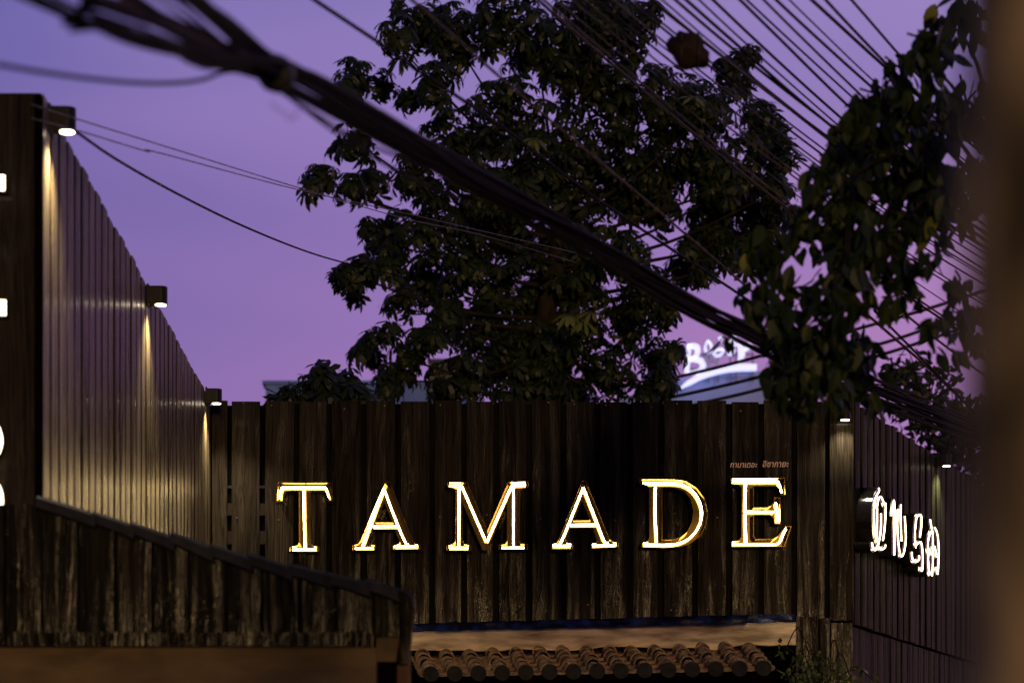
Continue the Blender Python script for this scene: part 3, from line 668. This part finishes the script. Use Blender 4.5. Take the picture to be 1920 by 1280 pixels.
ribbon([(960, 500), (1030, 485), (1060, 520), (1040, 560), (985, 575)], [24, 34, 40, 36, 24], 'small_letter', M['neon_dim'])
ribbon([(610, 815), (720, 745), (900, 655), (1100, 595), (1300, 565), (1420, 562), (1530, 562)], [14, 60, 70, 75, 80, 80, 70], 'swoosh', M['neon_blue'])
for x in (960, 1070, 1220, 1290, 1490):
    p, q = zp(x, 360), zp(x, 730); part('upright', box((p.x - .012, YC - .26, q.z), (p.x + .012, YC - .23, p.z)), M['steel'], sg)
for y in (388, 560):
    p, q = zp(690, y), zp(1500, y); part('crossbar', box((p.x, YC - .225, p.z - .012), (q.x, YC - .20, p.z + .012)), M['steel'], sg)

# ------------------------------------------------------------------ foliage
def palmate(rg, nl=9, Ln=.16, wd=.042):
    V, F = [], []
    e0 = rg.uniform(-.1, .35)
    for i in range(nl):
        an = 2 * math.pi * i / nl + rg.uniform(-.18, .18); ln_ = Ln * rg.uniform(.75, 1.1); dr = rg.uniform(.45, 1.0)
        ra = Vector((math.cos(an), math.sin(an), 0)); sd_ = Vector((-ra.y, ra.x, 0)); k = len(V)
        def pt(t): return ra * (ln_ * t * (1 - .25 * dr * t)) + Vector((0, 0, ln_ * (e0 * t - dr * t * t * .75)))
        hw = wd * rg.uniform(.4, .55)
        V += [pt(.06), pt(.42) + sd_ * hw * .8, pt(.42) - sd_ * hw * .8, pt(.78) + sd_ * hw, pt(.78) - sd_ * hw, pt(1.0)]
        F += [(k, k + 2, k + 1), (k + 1, k + 2, k + 4, k + 3), (k + 3, k + 4, k + 5)]
    # leaf stalk
    k = len(V); s = .003
    V += [Vector((s, 0, 0)), Vector((-s, s, 0)), Vector((-s, -s, 0)), Vector((s, 0, -.13)), Vector((-s, s, -.13)), Vector((-s, -s, -.13))]
    F += [(k, k + 1, k + 4, k + 3), (k + 1, k + 2, k + 5, k + 4), (k + 2, k, k + 3, k + 5)]
    return V, F
def ovate(rg, Ln=.10, wd=.055):
    """pointed leaf hanging along -Z, folded on its midrib"""
    fo = rg.uniform(.1, .35); cu = rg.uniform(-.2, .3); V = []
    st = [(0, 0), (.12, .55), (.32, .98), (.55, .95), (.78, .55), (.92, .2), (1.0, 0)]
    cen = [Vector((0, cu * Ln * t * t, -Ln * t)) for t, _ in st]
    F = []; idx = []
    for (t, h), c in zip(st, cen):
        if h == 0: idx.append((len(V),)); V.append(c)
        else:
            k = len(V); hw = wd * .5 * h; V += [c + Vector((-hw, -fo * hw, 0)), c, c + Vector((hw, -fo * hw, 0))]; idx.append((k, k + 1, k + 2))
    for a, b in zip(idx, idx[1:]):
        if len(a) == 1: F += [(a[0], b[0], b[1]), (a[0], b[1], b[2])]
        elif len(b) == 1: F += [(a[0], b[0], a[1]), (a[1], b[0], a[2])]
        else: F += [(a[0], b[0], b[1], a[1]), (a[1], b[1], b[2], a[2])]
    return V, F
def foliage(root, variants, placements, mat_, rg, nparts=300, key=lambda m: m.translation.y, young=None, young_ids=()):
    """the leaves that show largest become parts; the rest one crown mesh"""
    base = parent_world(root)
    meshes = []
    for V, F in variants:
        me = bpy.data.meshes.new('leaf'); me.from_pydata([tuple(v) for v in V], [], F); me.materials.append(mat_); meshes.append(me)
    order = sorted(range(len(placements)), key=lambda i: key(placements[i])); V2, F2 = [], []
    pick = set(order[:nparts]) | set(young_ids)
    for i, mx_ in enumerate(placements):
        vi = i % len(variants)
        if i in pick:
            me = meshes[vi]
            if i in young_ids: me = me.copy(); me.materials[0] = young
            o = bpy.data.objects.new('leaf', me); COL.objects.link(o); o.parent = root
            m_ = mx_.copy(); m_.translation = mx_.translation - base; o.matrix_local = m_
        else:
            V, F = variants[vi]; k = len(V2); V2 += [tuple(mx_ @ v) for v in V]; F2 += [tuple(q + k for q in f) for f in F]
    if V2:
        me = bpy.data.meshes.new('crown'); me.from_pydata([tuple(Vector(v) - base) for v in V2], [], F2); me.materials.append(mat_)
        o = link('crown', me, None, root, (0, 0, 0)); o['kind'] = 'stuff'
def orient(pos, axis, spin, sc):
    q = Vector(axis).to_track_quat('Z', 'Y').to_matrix().to_4x4()
    return Matrix.Translation(pos) @ q @ Matrix.Rotation(spin, 4, 'Z') @ Matrix.Scale(sc, 4)
def rnd_dir(rg):
    z = rg.uniform(-1, 1); a = rg.uniform(0, 2 * math.pi); s = math.sqrt(1 - z * z); return Vector((s * math.cos(a), s * math.sin(a), z))
def limb(root, pts, r0, r1, m_, name='limb'):
    c = catmull(pts, 5); n = len(c); part(name, tube(c, [r0 + (r1 - r0) * i / (n - 1) for i in range(n)], 7), m_, root, smooth=True)
def palm_tree(name, label, blobs, Y0, trunk_px, dens, seed, young=(), Ln=.16, nparts=300, spread=1.0, fork=None):
    rg = random.Random(seed); tb = P(trunk_px[0], trunk_px[1], Y0); base = Vector((tb.x, Y0, 0))
    root = thing(name, label, 'tree', base)
    top = P(trunk_px[0] + 25, trunk_px[1] - 330, Y0)
    limb(root, [base, base.lerp(tb, .5) + Vector((.03, 0, 0)), tb, tb.lerp(top, .5) + Vector((.05, 0, 0)), top], .17, .05, M['bark'], 'trunk')
    pl = []
    for bi, (x, y, r) in enumerate(blobs):
        big = r > 70
        yd = Y0 + (rg.uniform(-.9, .7) if not big else rg.uniform(-.35, .5)) * spread
        c = P(x, y, yd); rad = r * yd / FPX
        if (r >= 30 and bi % 2 == 0):
            s = tb.lerp(top, min(1, max(0, (tb.z - 0 + (c.z - tb.z) * .55 - tb.z) / max(.1, top.z - tb.z)))); mid = s.lerp(c, .5) + Vector((0, 0, -.12 + rg.uniform(-.1, .1)))
            limb(root, [s, mid, c + Vector((0, 0, -rad * .3))], .024, .006, M['bark'])
        n = max(5, int(dens * (r / 20) ** 2 * (1.0 if big else 1.55)))
        for k in range(n):
            d = rnd_dir(rg); rr_ = rg.random() ** (.45); p = c + Vector((d.x * rad * rr_, d.y * rad * rr_ * 1.2, d.z * rad * rr_ * .92))
            ax = (d * .8 + Vector((0, -.25, .75)) + rnd_dir(rg) * .35).normalized()
            pl.append(orient(p, ax, rg.uniform(0, 6.28), rg.uniform(.55, 1.2)))
    yid = []
    for (x, y) in young:
        p = P(x, y, Y0 - 1.1); yid.append(len(pl)); pl.append(orient(p, Vector((.1, -.5, .8)).normalized(), rg.uniform(0, 6), 1.05))
    va = [palmate(rg, rg.choice((8, 9, 10)), Ln) for _ in range(8)]
    foliage(root, va, pl, M['leaf'], rg, nparts, young=M['leaf_young'], young_ids=tuple(yid)); return root
main_blobs = [(745, 72, 45), (792, 47, 60), (855, 62, 65), (950, 30, 80), (1010, 94, 85), (664, 140, 38), (653, 165, 26), (717, 156, 34), (770, 181, 28), (817, 156, 46),
  (674, 259, 42), (640, 272, 22), (605, 331, 38), (586, 350, 22), (655, 353, 36), (699, 337, 38), (777, 328, 55), (745, 10, 12), (900, 330, 105), (1000, 330, 130), (860, 255, 75), (950, 215, 95),
  (667, 505, 44), (645, 511, 26), (660, 540, 28), (724, 499, 48), (730, 442, 55), (690, 427, 26), (755, 567, 34), (742, 567, 24), (833, 583, 45),
  (699, 642, 36), (676, 655, 24), (699, 668, 24), (730, 624, 24), (792, 645, 36), (761, 664, 32), (824, 630, 32), (745, 702, 42), (724, 717, 34),
  (800, 420, 80), (900, 480, 110), (1000, 540, 115), (900, 610, 80), (870, 700, 72), (990, 700, 85), (1080, 640, 80), (800, 520, 60),
  (1130, 20, 70), (1180, 50, 55), (1219, 22, 28), (1406, 103, 26), (1369, 125, 40), (1390, 152, 28), (1453, 231, 26), (1422, 225, 48), (1462, 262, 20), (1437, 266, 36),
  (1080, 60, 80), (1100, 130, 95), (1170, 180, 95), (1260, 190, 85), (1320, 200, 60), (1300, 280, 95), (1390, 320, 75), (1455, 315, 26), (1200, 310, 100), (1100, 300, 115), (1090, 430, 95), (1340, 400, 70), (1180, 380, 40), (1420, 400, 60),
  (1281, 505, 38), (1325, 505, 28), (1259, 575, 22), (1243, 592, 26), (1215, 540, 55), (1180, 590, 55), (1100, 540, 80), (1170, 480, 55), (1265, 655, 26), (1230, 677, 52), (1245, 712, 42), (1215, 735, 28), (1140, 690, 72), (1080, 735, 55), (1300, 470, 40), (950, 740, 40), (830, 735, 36), (1370, 460, 45), (1025, 650, 70), (1030, 700, 55), (960, 650, 70), (1060, 500, 80), (940, 400, 90), (1230, 380, 60), (1450, 350, 42), (1440, 415, 46), (1395, 475, 40), (1480, 300, 22), (1350, 345, 62), (1330, 450, 46), (1480, 400, 30), (1470, 265, 20)]
palm_tree('umbrella_tree', 'large dark umbrella tree with palmate leaves rising behind the plank wall', main_blobs, 21.5, (1020, 660), 3.8, 3, young=[(1000, 262), (1068, 590), (1110, 585), (1305, 183), (1095, 603)], spread=1.0)
small_blobs = [(611, 697, 26), (583, 729, 32), (650, 720, 36), (542, 738, 22), (674, 737, 26), (620, 740, 35), (520, 748, 12)]
palm_tree('umbrella_tree', 'low umbrella tree just above the wall top left of the big tree', small_blobs, 18.0, (620, 1150), 4.0, 14, Ln=.15, nparts=60, spread=.4)

# near tree hanging in from the right, ovate leaves
vine_blobs = [(1775, 35, 42), (1812, 30, 50), (1744, 72, 42), (1722, 103, 36), (1687, 125, 32), (1753, 100, 35), (1650, 175, 38), (1605, 194, 26), (1625, 219, 44), (1681, 181, 42), (1578, 244, 26), (1603, 256, 45), (1681, 234, 55), (1735, 165, 40), (1750, 219, 60), (1570, 281, 22), (1560, 306, 30), (1536, 319, 24), (1603, 318, 55), (1666, 312, 65), (1744, 297, 75), (1545, 359, 45), (1610, 380, 60), (1712, 359, 75), (1820, 200, 60), (1830, 330, 60),
  (1500, 420, 45), (1560, 430, 60), (1625, 445, 75), (1602, 508, 70), (1694, 417, 45), (1767, 400, 55), (1686, 495, 38), (1712, 545, 24), (1672, 555, 22), (1749, 479, 24), (1794, 522, 24), (1808, 585, 40), (1758, 612, 28), (1749, 655, 14), (1797, 662, 18), (1840, 630, 28), (1565, 568, 62), (1512, 545, 38), (1457, 585, 32), (1492, 640, 58), (1565, 640, 55), (1612, 640, 32), (1458, 690, 26), (1492, 705, 48), (1547, 700, 48), (1615, 690, 36), (1606, 729, 36), (1648, 748, 24), (1628, 765, 14), (1510, 748, 24), (1386, 558, 18), (1362, 634, 12), (1415, 578, 26), (1437, 530, 40), (1422, 460, 42), (1460, 470, 40), (1468, 640, 30), (1475, 745, 24)]
def leaf_tree(name, label, blobs, Y0, mat_, dens, seed, Ln, wd, trunk=None, young_n=0, nparts=300, dy=.45, cat='tree', hang=1.0, unit=18, ymat=None):
    rg = random.Random(seed); cx = P(trunk[0], 0, Y0).x; base = Vector((cx, Y0 + .1, 0)); root = thing(name, label, cat, base)
    hub = P(trunk[0], trunk[1], Y0 + .1)
    if cat == 'tree': limb(root, [base, base.lerp(hub, .5) + Vector((.04, 0, 0)), hub], trunk[2], trunk[2] * .5, M['bark'], 'trunk')
    pl = []
    for bi, (x, y, r) in enumerate(blobs):
        yd = Y0 + rg.uniform(-dy, dy); c = P(x, y, yd); rad = r * yd / FPX
        if (bi % 3 or y > 430) and cat == 'tree' and Y0 < 15: mid = None
        else: mid = hub.lerp(c, .55) + Vector((0, 0, rg.uniform(.02, .2) * Y0 / 9))
        if mid: limb(root, [hub, mid, c], trunk[2] * .2, .004, M['bark'], 'limb' if cat == 'tree' else 'stem')
        for k in range(max(1, int(r / 16))) if cat == 'tree' else ():
            d = rnd_dir(rg); e = c + Vector((d.x, d.y, abs(d.z))) * rad * 1.05; q = c - Vector((d.x, d.y, abs(d.z) * .6)) * rad * .9
            part('twig', tube(catmull([q, c + rnd_dir(rg) * rad * .2, e], 3), [.0045 * Y0 / 9] * 7, 5), M['bark'], root)
        n = max(3, int(dens * (r / unit) ** 2))
        for k in range(n):
            d = rnd_dir(rg); q = rg.random() ** .5; p = c + d * rad * q
            hd = Vector((rg.gauss(0, .5), rg.gauss(0, .4), -hang + rg.gauss(0, .35))).normalized()
            m_ = Matrix.Translation(p) @ (-hd).to_track_quat('Z', 'Y').to_matrix().to_4x4() @ Matrix.Rotation(rg.uniform(0, 6.28), 4, 'Z') @ Matrix.Scale(rg.uniform(.65, 1.25), 4)
            pl.append(m_)
    va = [ovate(rg, Ln, wd) for _ in range(8)]
    yid = tuple(rg.sample(range(len(pl)), young_n)) if young_n else ()
    foliage(root, va, pl, mat_, rg, nparts, young=ymat or M['vine_young'], young_ids=yid); return root
leaf_tree('leafy_tree', 'near leafy tree with drooping oval leaves hanging in at right', vine_blobs, 8.8, M['vine'], 5.0, 6, .085, .043, trunk=(1900, 420, .05), young_n=22)
far_blobs = [(1675, 694, 26), (1712, 694, 40), (1760, 694, 26), (1797, 709, 14), (1694, 729, 50), (1730, 747, 55), (1785, 769, 45), (1822, 777, 45), (1785, 802, 55), (1712, 795, 42), (1767, 831, 45), (1822, 820, 55), (1790, 860, 40), (1835, 880, 50), (1850, 790, 40)]
leaf_tree('leafy_tree', 'fine-leaved dark tree behind the side wall at right', far_blobs, 24.0, M['leaf_far'], 11, 17, .12, .045, trunk=(1740, 800, .03), nparts=80, dy=.8, hang=.2, unit=15)
shr = [(1500, 1238, 18), (1520, 1250, 22), (1550, 1245, 22), (1540, 1272, 26), (1500, 1272, 26), (1580, 1268, 22), (1612, 1252, 12), (1470, 1222, 10), (1460, 1208, 7), (1475, 1262, 16), (1640, 1276, 14), (1530, 1220, 10), (1600, 1285, 24)]
leaf_tree('shrub', 'small green shrub at the wall corner beside the tiled roof', shr, 13.9, M['shrub'], 2.6, 27, .038, .022, trunk=(1540, 1330, .012), nparts=120, dy=.12, cat='shrub', hang=.3, unit=7, young_n=6)

# ------------------------------------------------------------------ cables
def cable(pts, r, m_, label, name='overhead_cable', group='overhead cables', seg=6):
    c = catmull([P(*p) for p in pts], seg); o0 = c[0].copy(); V, F = tube([p - o0 for p in c], r, 7)
    me = bpy.data.meshes.new(name); me.from_pydata([tuple(v) for v in V], [], F); me.polygons.foreach_set('use_smooth', [True] * len(F))
    return tag(link(name, me, m_, None, o0), label, 'cable', group)
# the fan of straight lines crossing the sky at upper right: (x at top, slope, radius mm, brown?)
fan = [(1009, .835, 6.5, 1), (1020, .842, 5, 1), (1075, .80, 4, 1), (1120, .79, 4.5, 0), (1150, .80, 4, 1), (1175, .815, 5, 0), (1190, .80, 4, 0), (1219, .80, 7, 0), (1226, .825, 4, 1), (1269, .80, 6, 0), (1287, .86, 6.5, 0), (1340, .92, 6, 0), (1388, .985, 6, 0), (1400, .945, 4.5, 0), (1431, 1.0, 5, 0), (1456, .915, 6, 0), (1520, .925, 7, 0), (1553, 1.03, 6, 0), (1597, 1.12, 5.5, 0), (1042, .825, 3, 1), (1098, .81, 3.5, 1), (1136, .79, 3, 0), (1245, .83, 3.5, 0), (1312, .90, 4, 0), (1480, .955, 3.5, 0)]
fan.sort()
ordw = ['first', 'second', 'third', 'fourth', 'fifth', 'sixth', 'seventh', 'eighth', 'ninth', 'tenth', 'eleventh', 'twelfth', 'thirteenth', 'fourteenth', 'fifteenth', 'sixteenth', 'seventeenth', 'eighteenth', 'nineteenth', 'twentieth', 'twenty-first', 'twenty-second', 'twenty-third', 'twenty-fourth', 'twenty-fifth']
rg = random.Random(2)
for i, (x0, s, r, br) in enumerate(fan):
    dz = rg.uniform(-.25, .25); pts = []; sag = rg.uniform(-4, 12)
    for k in range(6):
        x = x0 - 60 + (1960 - x0 + 60) * k / 5; t = k / 5
        y = (x - x0) * s * (1 - .10 * t * t) + sag * 4 * t * (1 - t) + rg.uniform(-1.5, 1.5)
        pts.append((x, y, 8.3 + dz + 5.2 * t))
    cable(pts, r / 1000, M['cable_brown'] if br else M['cable'], '%s from left of the straight overhead cables slanting across the upper right' % ordw[i])
cable([(560, -22, 7.2), (589, 0, 7.3), (705, 77, 7.8), (774, 126, 8.1), (933, 233, 8.8), (1080, 345, 9.5), (1125, 378, 9.7), (1369, 540, 11), (1460, 600, 11.6), (1700, 745, 13)], .0065, M['cable'], 'single black cable crossing the sky above the thick cable bundle')
cable([(760, -10, 7.4), (949, 155, 8.3), (1074, 262, 8.9), (1237, 398, 9.8), (1469, 596, 11.3), (1640, 735, 12.6)], .0055, M['cable_brown'], 'brown cable crossing the big tree just above the thick bundle')
cable([(1639, 582, 11), (1738, 682, 11.6), (1837, 782, 12.4), (1950, 890, 13.4)], .006, M['cable'], 'steeper black cable of the crossing pair in front of the fine-leaved tree')
cable([(1600, 568, 11), (1639, 601, 11.2), (1745, 694, 11.8), (1842, 788, 12.5), (1950, 900, 13.5)], .007, M['cable_brown'], 'brown cable running down in front of the fine-leaved tree')
cable([(1660, 556, 11), (1683, 576, 11.1), (1738, 622, 11.6), (1859, 714, 12.6), (1960, 785, 13.5)], .006, M['cable_brown'], 'brown cable crossing the pink sky patch beside the blurred post')
# three lines that cross behind the tree, rising to the right
for pts, lb in (([(1180, 728, 30), (1289, 702, 30), (1386, 678, 30), (1620, 613, 30), (1752, 575, 30), (1900, 528, 30)], 'topmost of three far cables rising to the right past the roof sign'),
                ([(1150, 770, 30), (1231, 751, 30), (1414, 709, 30), (1642, 647, 30), (1741, 615, 30), (1900, 560, 30)], 'middle of three far cables rising to the right past the roof sign'),
                ([(1250, 771, 30), (1335, 751, 30), (1430, 728, 30), (1642, 668, 30), (1745, 635, 30), (1900, 582, 30)], 'lowest of three far cables rising to the right past the roof sign')):
    cable(pts, .022, M['cable'], lb)
# wires from the left wall to the tree
cable([(141, 246, 8.7), (220, 300, 9.6), (330, 362, 11), (450, 421, 13), (560, 466, 15.5), (640, 491, 18), (760, 520, 20)], .0058, M['cable'], 'thick black cable drooping from the nearest wall lamp to the tree')
cable([(60, 196, 8.2), (143, 223, 8.6), (350, 287, 10), (560, 352, 12), (760, 410, 14), (900, 440, 15.5), (1080, 492, 17)], .0026, M['cable_grey'], 'upper of two thin grey wires running from the nearest lamp')
cable([(60, 222, 8.2), (150, 246, 8.6), (275, 284, 9.4), (300, 287, 9.6), (560, 356, 12), (760, 400, 14), (1080, 474, 17)], .0026, M['cable_grey'], 'lower of two thin grey wires running from the nearest lamp')
cable([(-60, 112, 4.3), (0, 122, 4.4), (110, 140, 4.6), (233, 154, 4.8), (320, 156, 4.9), (378, 150, 5.0), (423, 135, 5.1), (470, 138, 5.2), (520, 160, 5.4)], .0045, M['cable'], 'loose cable sagging below the bundle at upper left', 'loose_cable')
cable([(508, 192, 4.3), (520, 205, 4.3), (536, 213, 4.3), (541, 224, 4.3), (552, 222, 4.3), (558, 208, 4.3), (557, 186, 4.4)], .0011, M['cable_grey'], 'tiny curled wire end hanging under the cable bundle', 'loose_wire')

# thick bundle
bun = thing('cable_bundle', 'thick tied bundle of black cables slanting down across the picture', 'cable bundle', P(700, 240, 6))
path = [(180, -60, 3.9), (280, 0, 4.2), (400, 72, 4.7), (520, 139, 5.2), (700, 240, 6.0), (900, 352, 7.0), (1100, 466, 8.0), (1300, 583, 9.2), (1430, 645, 10.0), (1600, 722, 11.2), (1840, 818, 13.5), (1960, 862, 15)]
rg = random.Random(77)
for s in range(22):
    a0 = rg.uniform(0, 6.28); q = math.sqrt(rg.random()) if s % 4 else 1.5; r = rg.choice((.004, .0055, .007, .0085)); pts = []
    fan_off = rg.uniform(-1, 1)
    for k, (x, y, Y) in enumerate(path):
        R0 = .028 if k > 2 else .036
        a = a0 + .35 * k + rg.uniform(-.8, .8)
        f = {0: 3.0, 1: 2.3, 2: 1.5}.get(k, 1.0) if k < 3 else (1.0 if k < 7 else 1.0 + .08 * (k - 6))
        c = P(x, y, Y); perp = Vector((.5, 0, .87))
        off = Vector((math.cos(a) * .5, math.cos(a + 1) * .4, 0)) * R0 * q + perp * (math.sin(a) * R0 * q)
        if k < 3: off = off * .6 + perp * fan_off * R0 * f
        if k > 7: off = off * (1.0 + .25 * (k - 7))
        pts.append(c + off)
    c = catmull(pts, 4); part('cable', tube(c, r, 7), M['cable_brown'] if rg.random() < .06 else M['cable'], bun, smooth=True)
for i, p0 in enumerate(([(-20, -38, 3.8), (40, -6, 4.0), (160, 45, 4.3), (280, 85, 4.6), (383, 108, 4.8), (450, 128, 5.0), (540, 160, 5.3)], [(0, -40, 3.7), (62, -3, 3.9), (150, 35, 4.2), (260, 75, 4.5), (360, 100, 4.75), (440, 124, 5.0), (540, 158, 5.3)], [(60, -30, 3.8), (110, 0, 4.0), (170, 28, 4.2), (235, 62, 4.4), (320, 88, 4.7), (440, 128, 5.0), (540, 156, 5.3)], [(20, -40, 3.9), (85, 2, 4.1), (190, 52, 4.4), (300, 92, 4.7), (440, 132, 5.1), (540, 160, 5.3)])):
    part('cable', tube(catmull([P(*p) for p in p0], 5), .0055, 7), M['cable'], bun, smooth=True)
for p0 in ([(548, 188, 5.3), (620, 232, 5.7), (740, 318, 6.3), (860, 372, 6.9)], [(560, 196, 5.3), (640, 256, 5.8), (760, 330, 6.4), (880, 385, 7)], [(1220, 560, 8.8), (1290, 590, 9.2), (1350, 612, 9.5), (1430, 652, 10)]):
    part('cable', tube(catmull([P(*p) for p in p0], 5), .0035, 6), M['cable'], bun, smooth=True)
tdir = (P(700, 240, 6.0) - P(400, 72, 4.7)).normalized()
for (x, y, Y, r) in ((519, 139, 5.2, .041),):
    c = P(x, y, Y); part('cable_tie', tube([c - tdir * .03, c - tdir * .012, c + tdir * .012, c + tdir * .03], [r * .85, r, r * .96, r * .82], 12), M['tape'], bun, smooth=True)

# splice case hung among the cables
c = P(1292, 96, 8.45); V, F = [], []; ra, rb = 12, 16; rg = random.Random(4)
for i in range(ra + 1):
    ph = math.pi * i / ra
    for j in range(rb):
        th = 2 * math.pi * j / rb; d = Vector((math.sin(ph) * math.cos(th), math.sin(ph) * math.sin(th), math.cos(ph)))
        k = 1 + .4 * noise.noise(d * 1.6 + Vector((3, 1, 7))) + .2 * noise.noise(d * 4.5)
        q = Vector((d.x * .074 * k, d.y * .055 * k, d.z * .058 * k - d.x * .02)); V.append(q)
for i in range(ra):
    for j in range(rb): F.append((i * rb + j, (i + 1) * rb + j, (i + 1) * rb + (j + 1) % rb, i * rb + (j + 1) % rb))
sp = thing('splice_case', 'lumpy brown splice case hanging among the overhead cables', 'splice case', c)
part('case', ([v + c for v in V], F), M['splice'], sp, smooth=True)
for dx in (-.03, .03):
    part('strap', tube([c + Vector((dx + .061 * 0, math.cos(a) * .058, math.sin(a) * .06)) for a in [2 * math.pi * k / 14 for k in range(15)]], .004, 6, False), M['tape'], sp)

# ------------------------------------------------------------------ blurred post close to the camera
V, F = [], []; px0 = P(1815, 0, 1.05); rad = .11; cx, cy = px0.x + rad, 1.07; nz_, K = 60, 28
for i in range(nz_ + 1):
    z = 3.6 * i / nz_
    for k in range(K):
        an = 2 * math.pi * k / K; n_ = noise.noise(Vector((math.cos(an) * 1.3, math.sin(an) * 1.3, z * 2.2))) * .007 + noise.noise(Vector((math.cos(an) * 4, math.sin(an) * 4, z * 9))) * .003
        V.append(Vector((cx + math.cos(an) * (rad + n_), cy + math.sin(an) * (rad + n_), z)))
for i in range(nz_):
    for k in range(K): F.append((i * K + k, i * K + (k + 1) % K, (i + 1) * K + (k + 1) % K, (i + 1) * K + k))
F += [tuple(range(K))[::-1], tuple(range(nz_ * K, (nz_ + 1) * K))]
me = bpy.data.meshes.new('street_post'); me.from_pydata([tuple(v - Vector((cx, cy, 0))) for v in V], [], F); me.polygons.foreach_set('use_smooth', [True] * len(F))
tag(link('street_post', me, M['post'], None, (cx, cy, 0)), 'blurred stained brown post very close at the right edge', 'post')
